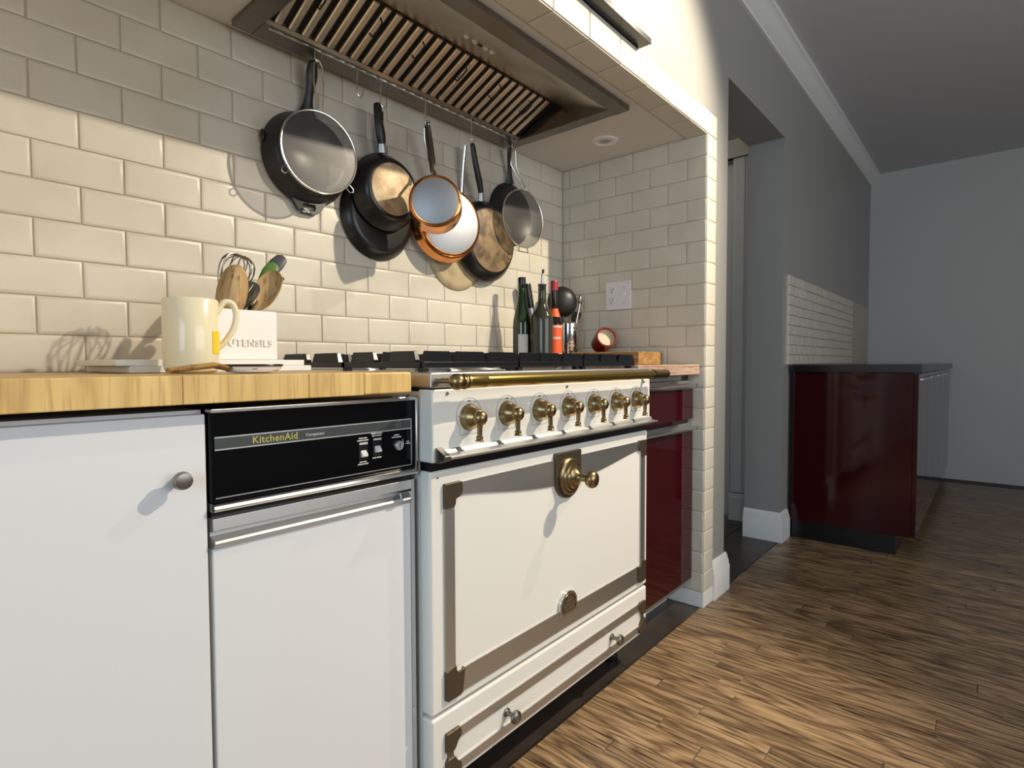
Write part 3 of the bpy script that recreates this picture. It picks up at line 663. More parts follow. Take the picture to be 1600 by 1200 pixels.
# ------------------------------------------------------------------ extractor hood
hd = thing('range_hood', 'built in stainless range hood with slanted baffle filters above the range', 'range hood', (0.47, 0.4, 1.81))
hx0, hx1, hy0, hy1, HZ = -0.072, 1.016, 0.132, 0.655, 1.811
rim = MB()
rim.box(hx0, hx1, hy0, 0.183, HZ, HZ+0.016)
rim.box(hx0, hx0+0.05, 0.183, hy1, HZ, HZ+0.016); rim.box(hx1-0.05, hx1, 0.183, hy1, HZ, HZ+0.016)
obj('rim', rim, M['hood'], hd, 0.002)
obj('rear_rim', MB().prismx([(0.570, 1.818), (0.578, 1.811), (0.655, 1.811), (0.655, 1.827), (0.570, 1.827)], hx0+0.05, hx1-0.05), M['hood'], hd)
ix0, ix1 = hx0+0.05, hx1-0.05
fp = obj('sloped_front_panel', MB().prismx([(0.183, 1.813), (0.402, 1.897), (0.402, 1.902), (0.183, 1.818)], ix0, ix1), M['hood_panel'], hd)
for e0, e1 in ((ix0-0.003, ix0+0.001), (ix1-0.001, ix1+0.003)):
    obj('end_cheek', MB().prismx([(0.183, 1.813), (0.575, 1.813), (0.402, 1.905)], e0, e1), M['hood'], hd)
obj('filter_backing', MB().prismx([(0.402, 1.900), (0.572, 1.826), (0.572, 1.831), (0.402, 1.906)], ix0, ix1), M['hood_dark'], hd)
sl = V((0, 0.574-0.400, 1.819-1.896)).normalized(); sn = V((0, sl.z, -sl.y))          # along the slat (down to the back) / outward (down, to the front)
if sn.z > 0: sn = -sn
sp0 = V((0, 0.402, 1.8975)); slen = 0.184
slat_me = []
def slat_mesh():
    mb = MB(); hw = 0.0098; up = -sn
    prof = [(-hw, -0.001), (-hw, 0.009), (-hw+0.003, 0.012), (hw-0.003, 0.012), (hw, 0.009), (hw, -0.001)]     # (x, outward)
    r0 = [(x_, *(sn*o_ + sl*0.004).yz) for x_, o_ in prof]; r1 = [(x_, *(sn*o_ + sl*(slen-0.004)).yz) for x_, o_ in prof]
    loft(mb, [r0, r1]); me = mb.mesh('baffle_slat'); me.materials.append(M['hood_panel']); return me
sm = slat_mesh()
x_ = 0.037-0.0365+0.004
while x_ < ix1-0.02:
    o = bpy.data.objects.new('baffle_slat', sm); COL.objects.link(o); o.parent = hd; o.matrix_parent_inverse = WM[hd.name].inverted(); o.location = (x_, sp0.y, sp0.z)
    x_ += 0.0365
def on_slope(x, a, out): p = sp0 + sl*a + sn*out; return (x, p.y, p.z)
for hx in (0.060, 0.217, 0.363, 0.532, 0.690, 0.850):
    obj('filter_handle', MB().tube([on_slope(hx, 0.035, 0.011), on_slope(hx+0.004, 0.037, 0.024), on_slope(hx+0.004, 0.062, 0.026), on_slope(hx+0.004, 0.086, 0.024), on_slope(hx, 0.088, 0.011)], 0.0026, 8), M['black'], hd)
for i, bx in enumerate((0.405, 0.437, 0.480, 0.508)):
    t_ = 0.5; p = V((bx, 0.296, 1.8565)); 
    mt = Matrix.Translation(p) @ Matrix.Rotation(PI-math.atan2(0.084, 0.219), 4, 'X')
    obj('push_button', MB().lathe([(0, 0.004), (0.006, 0.004), (0.0075, 0.002), (0.0075, -0.002), (0, -0.002)], 16, mt), M['lens'], fp)
obj('button_display', MB().box(0.452, 0.466, -0.004, 0.004, -0.001, 0.003, Matrix.Translation((0, 0.296, 1.8565)) @ Matrix.Rotation(PI-math.atan2(0.084, 0.219), 4, 'X')), M['black'], fp)
hr = obj('hanging_rail', MB().box(hx0+0.06, hx1-0.06, 0.580, 0.585, 1.803, 1.807), M['wire'], hd)
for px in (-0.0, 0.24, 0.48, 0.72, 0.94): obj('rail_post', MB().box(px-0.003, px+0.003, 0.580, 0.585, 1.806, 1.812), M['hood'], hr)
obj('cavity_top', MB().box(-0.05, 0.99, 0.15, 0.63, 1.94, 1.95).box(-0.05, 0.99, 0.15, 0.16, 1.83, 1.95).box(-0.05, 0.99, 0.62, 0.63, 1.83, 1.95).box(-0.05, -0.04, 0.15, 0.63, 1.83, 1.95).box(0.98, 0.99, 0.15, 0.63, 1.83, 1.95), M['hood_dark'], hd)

# ------------------------------------------------------------------ hooks and hanging pans
RLY, RLZ = 0.5825, 1.8065
def s_hook(x, zb, label, side=1):
    a = [(x, RLY+0.006*math.cos(t), RLZ+0.0025+0.006*math.sin(t)) for t in [PI*i/8-0.5 for i in range(10)]]       # over the rail
    a = [p for p in reversed(a)]
    a = [(x, RLY+0.006*math.cos(t), RLZ+0.001+0.006*math.sin(t)) for t in [math.radians(-40)+math.radians(220)*i/9 for i in range(10)]]
    down = [(x+side*0.001, RLY-0.0065, RLZ-0.01), (x, RLY-0.006, (RLZ+zb)/2), (x, RLY-0.005, zb+0.012)]
    cup = [(x+side*0.010*(1-math.cos(t)), RLY-0.005, zb+0.012-0.012*math.sin(t)) for t in [PI*i/8 for i in range(1, 9)]]
    end = [(x+side*0.021, RLY-0.006, zb+0.022)]
    return tag(obj('s_hook', MB().tube(a + down + cup + end, 0.0014, 7), M['wire']), label, 'hook', 'steel hooks on the hood rail')
s_hook(0.112, 1.772, 'steel hook holding the cast iron skillet and fine strainer')
s_hook(0.243, 1.726, 'empty steel hook hanging from the hood rail')
s_hook(0.325, 1.722, 'steel hook holding the black pan with a scratched tan base')
s_hook(0.497, 1.722, 'steel hook holding the copper pans')
s_hook(0.706, 1.734, 'steel hook holding the large burnt pan')
s_hook(0.925, 1.770, 'steel hook holding the rightmost skillet and strainer')

def pan_body(R, Rb, h, th=0.004, er=0.012):
    k = (R-Rb)/h
    return [(0, h-th), (Rb-er*0.6, h-th), (Rb+k*er-th, h-er-th*0.3), (R-th, 0.0), (R-th*0.3, -0.0008), (R+0.0012, 0.001), (R, 0.004), (Rb+k*er+0.001, h-er), (Rb+0.3*er*k, h-er*0.35), (Rb-er*0.35, h-0.001), (Rb-er, h), (0, h)]
def smooth(vals, k=4):
    vals = [V(v) if hasattr(v, '__len__') else V((v, 0, 0)) for v in vals]; out = []
    for i in range(len(vals)-1):
        p0, p1, p2, p3 = vals[max(i-1, 0)], vals[i], vals[i+1], vals[min(i+2, len(vals)-1)]
        for q in range(k):
            t = q/k; out.append(0.5*((2*p1) + (p2-p0)*t + (2*p0-5*p1+4*p2-p3)*t*t + (3*p1-p0-3*p2+p3)*t**3))
    return out + [vals[-1]]
def handle(Mt, pts, ws, ts, n=12):      # pts local (x,y,z): y up, z towards viewer
    pts = smooth(pts); ws = [max(v.x, 0.001) for v in smooth(ws)]; ts = [max(v.x, 0.001) for v in smooth(ts)]
    side = (Mt.to_3x3() @ V((1, 0, 0)))
    return MB().sweep([Mt @ V(p) for p in pts], ws, ts, side, n)
def pan(name, label, cat, c, R, Rb, h, yaw, body_m, base_m=None, base_r=None, group='pans hanging from the hood rail'):
    t = thing(name, label, cat, c, group)
    Mt = axis_m(c, math.radians(yaw))
    obj('pan_body', MB().lathe(pan_body(R, Rb, h), 48, Mt), body_m, t)
    if base_m:
        br = base_r or Rb*0.9
        obj('pan_base', MB().lathe([(0, h-0.001), (br, h-0.001), (br, h+0.0012), (br-0.002, h+0.002), (0, h+0.002)], 40, Mt), base_m, t)
    return t, Mt
# cast iron skillet
t, Mt = pan('cast_iron_skillet', 'black cast iron skillet with slotted helper handle behind the leftmost strainer', 'pan', (0.142, 0.684, 1.541), 0.130, 0.106, 0.048, 0, M['iron'], M['iron'], 0.085)
hb = handle(Mt, [(0, 0.122, 0.012), (0, 0.150, 0.016), (0, 0.185, 0.026), (0, 0.225, 0.038), (0, 0.258, 0.045), (0, 0.262, 0.046)], [0.030, 0.016, 0.013, 0.018, 0.012, 0.004], [0.008, 0.007, 0.006, 0.006, 0.005, 0.003])
obj('handle', hb, M['iron'], t)
hp = [(-0.052, -0.108), (-0.032, -0.146), (-0.018, -0.152), (0.018, -0.152), (0.032, -0.146), (0.052, -0.108)]
ho = [(-0.020, -0.133), (-0.016, -0.143), (0.016, -0.143), (0.020, -0.133), (0.016, -0.127), (-0.016, -0.127)]
mb = MB()
outer = [(-0.055, -0.100), (-0.050, -0.122), (-0.033, -0.147), (-0.020, -0.154), (0.020, -0.154), (0.033, -0.147), (0.050, -0.122), (0.055, -0.100)]
inner = [(-0.018, -0.126), (-0.021, -0.134), (-0.018, -0.143), (-0.012, -0.145), (0.012, -0.145), (0.018, -0.143), (0.021, -0.134), (0.018, -0.126)]
for zf in (0.006, 0.015):
    pass
vs = [(x_, y_, 0.005) for x_, y_ in outer] + [(x_, y_, 0.005) for x_, y_ in inner] + [(x_, y_, 0.015) for x_, y_ in outer] + [(x_, y_, 0.015) for x_, y_ in inner]
fs = []
for i in range(8):
    j = (i+1) % 8
    if i < 7: fs += [(i, j, 8+j, 8+i), (16+i, 24+i, 24+j, 16+j)]
    else: fs += [(i, j, 8+j, 8+i), (16+i, 24+i, 24+j, 16+j)]
    fs += [(i, 16+i, 16+j, j), (8+i, 8+j, 24+j, 24+i)]
mb.add(vs, fs, Mt); hh_ = obj('helper_handle', mb, M['iron'], t)
obj('print_mark', MB().box(-0.016, 0.002, -0.1515, -0.1475, 0.0148, 0.0154, Mt), M['print_white'], hh_)
obj('pouring_lip', MB().sphere((-0.129, 0.03, 0.008), 0.012, 12, Mt, 0.6, 1.5, 0.5), M['iron'], t)

def strainer(name, label, c, R, yaw, depth, top, tilt=0):
    t = thing(name, label, 'strainer', c, 'strainers hanging from the hood rail')
    Mt = axis_m(c, math.radians(yaw)) @ Matrix.Rotation(math.radians(tilt), 4, 'X')
    obj('rim_ring', MB().tube([Mt @ V((R*math.cos(a), R*math.sin(a), 0)) for a in [2*PI*i/48 for i in range(48)]], 0.0028, 8, True), M['wire'], t)
    prof = [(R*math.cos(PI/2*i/10), -depth*math.sin(PI/2*i/10)) for i in range(11)]; prof[-1] = (0, -depth)
    obj('mesh_bowl', MB().lathe(prof, 40, Mt), M['mesh'], t)
    Mi = Mt.inverted(); q = Mi @ V(top)
    pts = [(-0.012, R, 0.001), (-0.009, R+0.012, 0.001), (q.x-0.014, (R+0.012+q.y)/2, q.z*0.5), (q.x-0.011, q.y-0.014, q.z), (q.x, q.y, q.z), (q.x+0.011, q.y-0.014, q.z), (q.x+0.014, (R+0.012+q.y)/2, q.z*0.5), (0.009, R+0.012, 0.001), (0.012, R, 0.001)]
    obj('wire_handle', MB().tube([Mt @ V(p) for p in pts], 0.0019, 7), M['wire'], t)
    return t, Mt
t, Mt = strainer('mesh_strainer', 'round fine mesh strainer hanging in front of the cast iron skillet', (0.122, 0.574, 1.531), 0.108, 4, 0.050, (0.122, 0.578, 1.779))
for a in (215, 318):
    a = math.radians(a); d = V((math.cos(a), math.sin(a), 0)); s_ = V((-d.y, d.x, 0))
    obj('rest_loop', MB().tube([Mt @ (d*0.108+s_*0.007), Mt @ (d*0.124+s_*0.008), Mt @ (d*0.130), Mt @ (d*0.124-s_*0.008), Mt @ (d*0.108-s_*0.007)], 0.0016, 6), M['wire'], t)

# black frying pan with scratched base, and a larger shallow pan behind it
t, Mt = pan('shallow_black_pan', 'large shallow black pan mostly hidden behind the scratched base frying pan', 'pan', (0.385, 0.684, 1.424), 0.134, 0.112, 0.030, 0, M['nonstick'])
obj('handle', handle(Mt, [(0.01, 0.135, 0.008), (0.005, 0.20, 0.015), (-0.002, 0.27, 0.025), (-0.006, 0.322, 0.036)], [0.013, 0.011, 0.011, 0.008], [0.006]*4), M['plastic_black'], t)
t, Mt = pan('frying_pan', 'black frying pan with a scratched tan base in the middle left', 'pan', (0.384, 0.640, 1.495), 0.118, 0.090, 0.048, 3, M['nonstick'], M['worn'], 0.079)
obj('handle_collar', handle(Mt, [(-0.020, 0.112, 0.020), (-0.023, 0.128, 0.022), (-0.025, 0.140, 0.023)], [0.016, 0.014, 0.013], [0.010, 0.009, 0.009]), M['alu'], t)
obj('handle', handle(Mt, [(-0.025, 0.138, 0.023), (-0.031, 0.160, 0.027), (-0.038, 0.190, 0.030), (-0.041, 0.225, 0.028), (-0.040, 0.250, 0.025), (-0.041, 0.256, 0.024)], [0.013, 0.016, 0.015, 0.014, 0.013, 0.006], [0.009, 0.010, 0.010, 0.009, 0.008, 0.004]), M['plastic_black'], t)

# copper pans
t, Mt = pan('copper_frying_pan', 'large copper frying pan with spun steel base behind the copper saucepan', 'pan', (0.635, 0.634, 1.440), 0.130, 0.116, 0.040, 15, M['copper'], M['spun_base'], 0.106)
obj('handle', handle(Mt, [(-0.03, 0.125, 0.010), (-0.06, 0.18, 0.02), (-0.085, 0.25, 0.032), (-0.094, 0.295, 0.04)], [0.010, 0.008, 0.009, 0.007], [0.004]*4), M['wire'], t)
t, Mt = pan('copper_saucepan', 'small copper saucepan with spun steel base in front of the copper frying pan', 'pan', (0.470, 0.500, 1.440), 0.080, 0.077, 0.080, 43, M['copper'], M['spun_base'], 0.068)
q = Mt.inverted() @ V((0.507, 0.580, 1.736))
obj('handle_bracket', handle(Mt, [(0.0, 0.078, 0.018), (0.0, 0.092, 0.012), (q.x*0.3, 0.125, q.z*0.3)], [0.009, 0.007, 0.006], [0.003]*3), M['wire'], t)
hnd = obj('handle', handle(Mt, [(q.x*0.25, 0.115, q.z*0.25), (q.x*0.45, 0.165, q.z*0.45), (q.x*0.8, 0.24, q.z*0.8), (q.x, q.y, q.z)], [0.009, 0.011, 0.0115, 0.008], [0.006, 0.008, 0.008, 0.006]), M['pewter'], t)
obj('hanging_eye', MB().tube([Mt @ V((q.x+0.006*math.cos(a), q.y-0.008+0.006*math.sin(a), q.z+0.009)) for a in [2*PI*i/12 for i in range(12)]], 0.0016, 6, True), M['wire'], hnd)

# tan pan, big burnt pan
t, Mt = pan('tan_pan', 'round tan coloured pan peeking out below the copper frying pan', 'pan', (0.735, 0.6865, 1.368), 0.140, 0.130, 0.012, 0, M['tan'])
obj('handle', handle(Mt, [(0.02, 0.13, 0.006), (0.02, 0.22, 0.014), (0.012, 0.30, 0.03), (0.006, 0.375, 0.048)], [0.008, 0.007, 0.007, 0.006], [0.003]*4), M['wire'], t)
t, Mt = pan('large_frying_pan', 'large black frying pan with burnt brown base right of the copper pans', 'pan', (0.862, 0.655, 1.421), 0.150, 0.126, 0.033, 0, M['nonstick'], M['worn_dark'], 0.118)
obj('handle_collar', handle(Mt, [(-0.040, 0.142, 0.014), (-0.044, 0.160, 0.018), (-0.047, 0.172, 0.020)], [0.015, 0.013, 0.012], [0.009, 0.008, 0.008]), M['alu'], t)
obj('handle', handle(Mt, [(-0.047, 0.170, 0.020), (-0.062, 0.205, 0.026), (-0.082, 0.245, 0.032), (-0.098, 0.285, 0.036), (-0.108, 0.320, 0.038), (-0.110, 0.328, 0.038)], [0.012, 0.014, 0.013, 0.012, 0.011, 0.005], [0.008, 0.009, 0.009, 0.008, 0.007, 0.004]), M['plastic_black'], t)
# right skillet and strainer
t, Mt = pan('small_skillet', 'black cast iron skillet hanging rightmost behind the rightmost strainer', 'pan', (1.038, 0.685, 1.562), 0.124, 0.104, 0.026, 0, M['iron'])
obj('handle', handle(Mt, [(-0.012, 0.118, 0.010), (-0.020, 0.150, 0.016), (-0.036, 0.195, 0.028), (-0.052, 0.235, 0.044), (-0.055, 0.243, 0.046)], [0.026, 0.013, 0.011, 0.013, 0.006], [0.007, 0.006, 0.006, 0.005, 0.003]), M['iron'], t)
t, Mt = strainer('mesh_strainer', 'round fine mesh strainer hanging rightmost in front of the small skillet', (0.988, 0.575, 1.518), 0.110, 5, 0.040, (0.935, 0.578, 1.778))
obj('rest_bar', MB().tube([Mt @ V((-0.022, -0.110, 0)), Mt @ V((-0.026, -0.128, 0)), Mt @ V((0.026, -0.128, 0)), Mt @ V((0.022, -0.110, 0))], 0.0022, 6), M['wire'], t)

# ------------------------------------------------------------------ things on the butcher block
BT = 0.9437
b1 = tag(obj('white_board', MB().box(-0.40, -0.052, 0.335, 0.62, BT+0.0003, BT+0.0125), M['ceramic'], None, 0.0015), 'lower of the two flat white boards under the utensil holder', 'board', 'white boards under the utensil holder')
b2 = tag(obj('white_board', MB().box(-0.42, -0.066, 0.340, 0.61, BT+0.0128, BT+0.0245), M['ceramic'], None, 0.0015), 'upper of the two flat white boards under the utensil holder', 'board', 'white boards under the utensil holder')
UZ = BT+0.0248
uh = thing('utensil_holder', 'square white ceramic utensil holder with raised lettering', 'utensil holder', (-0.19, 0.43, UZ))
ua, uc, ud, ue = -0.262, -0.118, 0.360, 0.500
def rect(i, z): return [(ua+i, ud+i, z), (uc-i, ud+i, z), (uc-i, ue-i, z), (ua+i, ue-i, z)]
ub = MB(); loft(ub, [rect(0.0015, UZ), rect(0, UZ+0.0015), rect(0, UZ+0.1020), rect(0.0012, UZ+0.1035), rect(0.0050, UZ+0.1035), rect(0.006, UZ+0.102), rect(0.006, UZ+0.006)])
obj('box', ub, M['ceramic'], uh)
link('lettering', front_text('UTENSILS', -0.1745, ud-0.0006, 1.003, 0.0198, 0.0018, space=1.12, bold=0.0004), M['ceramic'], uh)
UG = 'utensils in the white holder'
def spoon(label, base, tip, R, L, face, name='wooden_spoon', m='spoon', cup=0.75):
    base, tip = V(base), V(tip); ax = (tip-base).normalized(); fc = V(face); fc = (fc-ax*fc.dot(ax)).normalized(); sd = ax.cross(fc)
    t = thing(name, label, 'spoon', base, UG)
    bc_ = tip-ax*L; mb = MB(); rings = []
    N = 12
    for i in range(N+1):
        a = PI*i/N; w_ = max(R*math.sin(a)**0.8, 0.0006) if 0 < i < N else 0.0006
        if i > N*0.6: w_ = max(w_, 0.0065)
        cpt = bc_ + ax*L*math.cos(a)
        ring_ = []
        for q in range(14):
            b_ = 2*PI*q/14; s_ = math.cos(b_); d_ = math.sin(b_)
            dep = -cup*w_*(1-s_*s_) if d_ > 0 else -cup*w_*1.5*(1-s_*s_)-0.003
            ring_.append(tuple(cpt + sd*w_*s_ + fc*(dep+0.002*d_)))
        rings.append(ring_)
    loft(mb, rings); obj('bowl', mb, M[m], t)
    e_ = bc_-ax*L*0.86
    obj('handle', MB().tube([base, (base+e_)/2, e_, e_+ax*0.01], [0.0055, 0.0055, 0.0065, 0.006], 10), M[m], t)
    return t
F0 = (-0.45, -0.9, 0.1)
spoon('wooden spoon with hollow bowl facing out at the right of the holder', (-0.200, 0.418, UZ+0.010), (-0.088, 0.410, 1.168), 0.026, 0.050, F0)
spoon('thin wooden spoon seen edge on behind the hollow bowled one', (-0.226, 0.464, UZ+0.010), (-0.048, 0.457, 1.162), 0.016, 0.042, (0.7, -0.5, 0))
spoon('broad wooden spoon with its back turned at the left of the holder', (-0.222, 0.400, UZ+0.010), (-0.182, 0.398, 1.168), 0.030, 0.060, (0.3, 0.9, 0.1))
def spatula(label, base, tip, wd, L, m, m2, face, name='spatula'):
    base, tip = V(base), V(tip); ax = (tip-base).normalized(); fc = V(face); fc = (fc-ax*fc.dot(ax)).normalized(); sd = ax.cross(fc)
    t = thing(name, label, 'spatula', base, UG); q = tip-ax*L
    obj('blade', MB().sweep([q, q+ax*L*0.15, q+ax*L*0.6, q+ax*L*0.9, tip], [wd*0.5, wd*0.85, wd, wd*0.8, wd*0.35], [0.006, 0.005, 0.004, 0.0035, 0.002], sd, 14), M[m], t)
    obj('handle', MB().tube([base, (base+q)/2, q+ax*0.006], 0.0055, 10), M[m2], t)
    return t
spatula('green silicone spatula leaning right in the holder', (-0.190, 0.452, UZ+0.010), (-0.077, 0.445, 1.192), 0.017, 0.066, 'green', 'green_dark', F0)
spatula('dark grey silicone spatula behind the green one', (-0.238, 0.486, UZ+0.010), (-0.036, 0.481, 1.218), 0.017, 0.070, 'grey_sil', 'grey_sil', F0)
def whisk(label, base, top, R, L, nw, flat, name):
    base, top = V(base), V(top); ax = (top-base).normalized(); sd = V((0.85, -0.5, 0)); sd = (sd-ax*sd.dot(ax)).normalized(); fc = ax.cross(sd)
    t = thing(name, label, 'whisk', base, UG); q = top-ax*L
    obj('handle', MB().tube([base, (base+q)/2, q+ax*0.004], 0.0055, 10), M['wire'], t)
    for k in range(nw):
        if flat: dv = sd*((k+0.8)/nw)
        else: dv = sd*math.cos(PI*k/nw)+fc*math.sin(PI*k/nw)
        pts = []
        for i in range(17):
            a = i/16; s_ = math.sin(PI*a*2)*0 + (1 if a < 0.5 else -1)
            u_ = 1-abs(2*a-1)
            pts.append(q + ax*L*math.sin(u_*PI/2) + dv*R*s_*math.sin(PI*min(u_*1.0, 1.0))**0.7*(1.0))
        obj('wire_loop', MB().tube(pts, 0.0013, 5), M['pewter'], t)
    return t
whisk('balloon whisk standing behind the broad wooden spoon in the holder', (-0.222, 0.450, UZ+0.010), (-0.152, 0.448, 1.198), 0.036, 0.110, 7, False, 'balloon_whisk')
whisk('flat wire whisk standing low between the spoons', (-0.236, 0.425, UZ+0.010), (-0.134, 0.424, 1.140), 0.020, 0.090, 7, True, 'flat_whisk')

mg = thing('mug', 'cream mug with a yellow patch beside the utensil holder', 'mug', (-0.328, 0.255, BT))
mr = 0.044
obj('cup', MB().lathe([(0.0, 0.0005), (mr-0.008, 0.0005), (mr-0.003, 0.004), (mr, 0.014), (mr, 0.128), (mr-0.0015, 0.130), (mr-0.004, 0.128), (mr-0.004, 0.012), (mr-0.010, 0.008), (0, 0.008)], 36, Matrix.Translation((-0.328, 0.255, BT))), M['mug'], mg)
hp = [(mr-0.002, 0.108), (mr+0.010, 0.128), (mr+0.024, 0.127), (mr+0.031, 0.108), (mr+0.026, 0.082), (mr+0.012, 0.058), (mr-0.002, 0.044)]
ha = math.radians(-8)
obj('handle', MB().sweep(smooth([(-0.328+a*math.cos(ha), 0.255+a*math.sin(ha), BT+b) for a, b in hp], 5), 0.0065, 0.0055, (0.1, 1, 0), 12), M['mug'], mg)
yp = MB(); vs = []; fs = []
for i in range(9):
    a = math.radians(-62+i*9)
    for zz in (0.034, 0.074): vs.append((-0.328+(mr+0.0006)*math.cos(a), 0.255+(mr+0.0006)*math.sin(a), BT+zz))
for i in range(8): fs.append((i*2, i*2+2, i*2+3, i*2+1))
obj('painted_patch', yp.add(vs, fs), M['yellow'], mg)

sr = thing('spoon_rest', 'painted ceramic spoon rest with black rim lying near the block edge', 'spoon rest', (-0.26, 0.165, BT))
def dish(cx, cy, ax_, ay_, z, hgt, name, m, par, lift=0.0, inner=0.0):
    n_ = 28; rings = []
    for k, (s_, zz) in enumerate(((0.55, 0.0005), (0.80, 0.002), (0.95, hgt*0.6), (1.0, hgt), (0.96, hgt+0.0005), (0.86, hgt*0.62), (0.55, hgt*0.40), (0.05, hgt*0.35))):
        rings.append([(cx+ax_*s_*math.cos(2*PI*i/n_), cy+ay_*s_*math.sin(2*PI*i/n_), z+zz) for i in range(n_)])
    mb = MB(); loft(mb, rings); return obj(name, mb, m, par)
dish(-0.262, 0.165, 0.052, 0.036, BT, 0.014, 'dish', M['ceramic'], sr)
obj('rim_line', MB().tube([(-0.262+0.0515*math.cos(2*PI*i/36), 0.165+0.0355*math.sin(2*PI*i/36), BT+0.0135) for i in range(36)], 0.0022, 6, True), M['black'], sr)
random.seed(5)
for i in range(9):
    a = 2*PI*i/9+0.3; r_ = 0.55 if i % 2 else 0.80
    z_ = BT+0.0056 if r_ < 0.6 else BT+0.0078
    obj('painted_leaf', MB().sphere((-0.262+0.052*r_*math.cos(a), 0.165+0.036*r_*math.sin(a), z_), 0.007, 10, None, 1.2, 0.8, 0.25), [M['red_glaze'], M['black'], M['green_dark']][i % 3], sr)
obj('handle', MB().sweep([(-0.306, 0.163, BT+0.009), (-0.330, 0.160, BT+0.014), (-0.365, 0.156, BT+0.010), (-0.40, 0.152, BT+0.006)], [0.018, 0.014, 0.013, 0.008], [0.005, 0.005, 0.005, 0.004], (0, 1, 0), 12), M['board'], sr)

# ------------------------------------------------------------------ things on the right counter
CT = 0.9517
def bottle(name, label, x, y, prof, m, n=32):
    t = thing(name, label, 'bottle', (x, y, CT), 'bottles in the alcove corner')
    obj('glass', MB().lathe(prof, n, Matrix.Translation((x, y, CT+0.0003))), m, t); return t
def wrap(name, x, y, r, z0, z1, a0, a1, m, par):
    vs = []; fs = []; n_ = 14
    for i in range(n_+1):
        a = math.radians(a0+(a1-a0)*i/n_)
        for zz in (z0, z1): vs.append((x+r*math.cos(a), y+r*math.sin(a), CT+zz))
    for i in range(n_): fs.append((i*2, i*2+2, i*2+3, i*2+1))
    return obj(name, MB().add(vs, fs), m, par)
gx, gy = 0.985, 0.580
t = bottle('wine_bottle', 'tall green glass wine bottle, leftmost of the corner bottles', gx, gy, [(0, 0), (0.034, 0), (0.036, 0.003), (0.036, 0.150), (0.034, 0.175), (0.027, 0.210), (0.019, 0.245), (0.0145, 0.280), (0.014, 0.325), (0, 0.325)], M['glass_green'])
obj('cap', MB().lathe([(0, 0.340), (0.0148, 0.340), (0.0152, 0.337), (0.0152, 0.300), (0.0142, 0.298)], 24, Matrix.Translation((gx, gy, CT))), M['black'], t)
wrap('paper_label', gx, gy, 0.0364, 0.020, 0.118, 195, 258, M['label_white'], t)
wrap('back_label', gx, gy, 0.0364, 0.020, 0.100, 280, 345, M['label_blue'], t)
ox, oy_ = 1.010, 0.500
t = bottle('oil_bottle', 'dusty dark olive oil bottle with a steel pourer', ox, oy_, [(0, 0), (0.036, 0), (0.039, 0.003), (0.041, 0.10), (0.042, 0.175), (0.038, 0.196), (0.026, 0.212), (0.0175, 0.228), (0.0155, 0.255), (0.0150, 0.300), (0.0165, 0.303), (0.0165, 0.309), (0, 0.309)], M['glass_dark'])
sp = obj('pourer', MB().tube([(ox, oy_, CT+0.305), (ox, oy_, CT+0.330), (ox+0.002, oy_-0.002, CT+0.352)], [0.0060, 0.0048, 0.0042], 12), M['wire'], t)
obj('pourer_tip', MB().tube([(ox+0.0019, oy_-0.0019, CT+0.350), (ox+0.003, oy_-0.003, CT+0.366)], 0.0046, 12), M['black'], sp)
rx, ry = 1.135, 0.535
t = bottle('sauce_bottle', 'red capped dark sauce bottle with orange labels', rx, ry, [(0, 0), (0.030, 0), (0.0325, 0.003), (0.0325, 0.165), (0.028, 0.185), (0.018, 0.215), (0.0135, 0.245), (0.0130, 0.300), (0, 0.300)], M['glass_brown'])
obj('cap', MB().lathe([(0, 0.338), (0.0150, 0.338), (0.0158, 0.335), (0.0158, 0.308), (0.0150, 0.300)], 24, Matrix.Translation((rx, ry, CT))), M['red_cap'], t)
lb = wrap('front_label', rx, ry, 0.0329, 0.025, 0.160, 170, 290, M['label_orange'], t)
wrap('label_band', rx, ry, 0.0331, 0.028, 0.046, 170, 290, M['label_white'], lb)
wrap('label_lettering', rx, ry, 0.0331, 0.104, 0.111, 190, 270, M['label_white'], lb)
wrap('label_lettering', rx, ry, 0.0331, 0.150, 0.157, 180, 280, M['label_white'], lb)
obj('neck_label', MB().lathe([(0.0262, 0.193), (0.0192, 0.213), (0.0145, 0.235), (0.0140, 0.235), (0.0185, 0.212), (0.0255, 0.193)], 24, Matrix.Translation((rx, ry, CT)), closed=True), M['label_orange'], t)
lx, ly = 1.165, 0.640
t = thing('leaning_bottle', 'slim clear bottle with long black cap leaning behind the oil bottle', 'bottle', (lx, ly, CT), 'bottles in the alcove corner')
LM = Matrix.Translation((lx, ly, CT+0.0075)) @ Matrix.Rotation(math.radians(-14), 4, 'Y')
obj('glass', MB().lathe([(0, 0), (0.020, 0), (0.022, 0.003), (0.022, 0.21), (0.018, 0.24), (0, 0.24)], 24, LM), M['alu'], t)
obj('cap', MB().lathe([(0.0, 0.335), (0.017, 0.335), (0.019, 0.330), (0.019, 0.235), (0, 0.235)], 24, LM), M['black'], t)
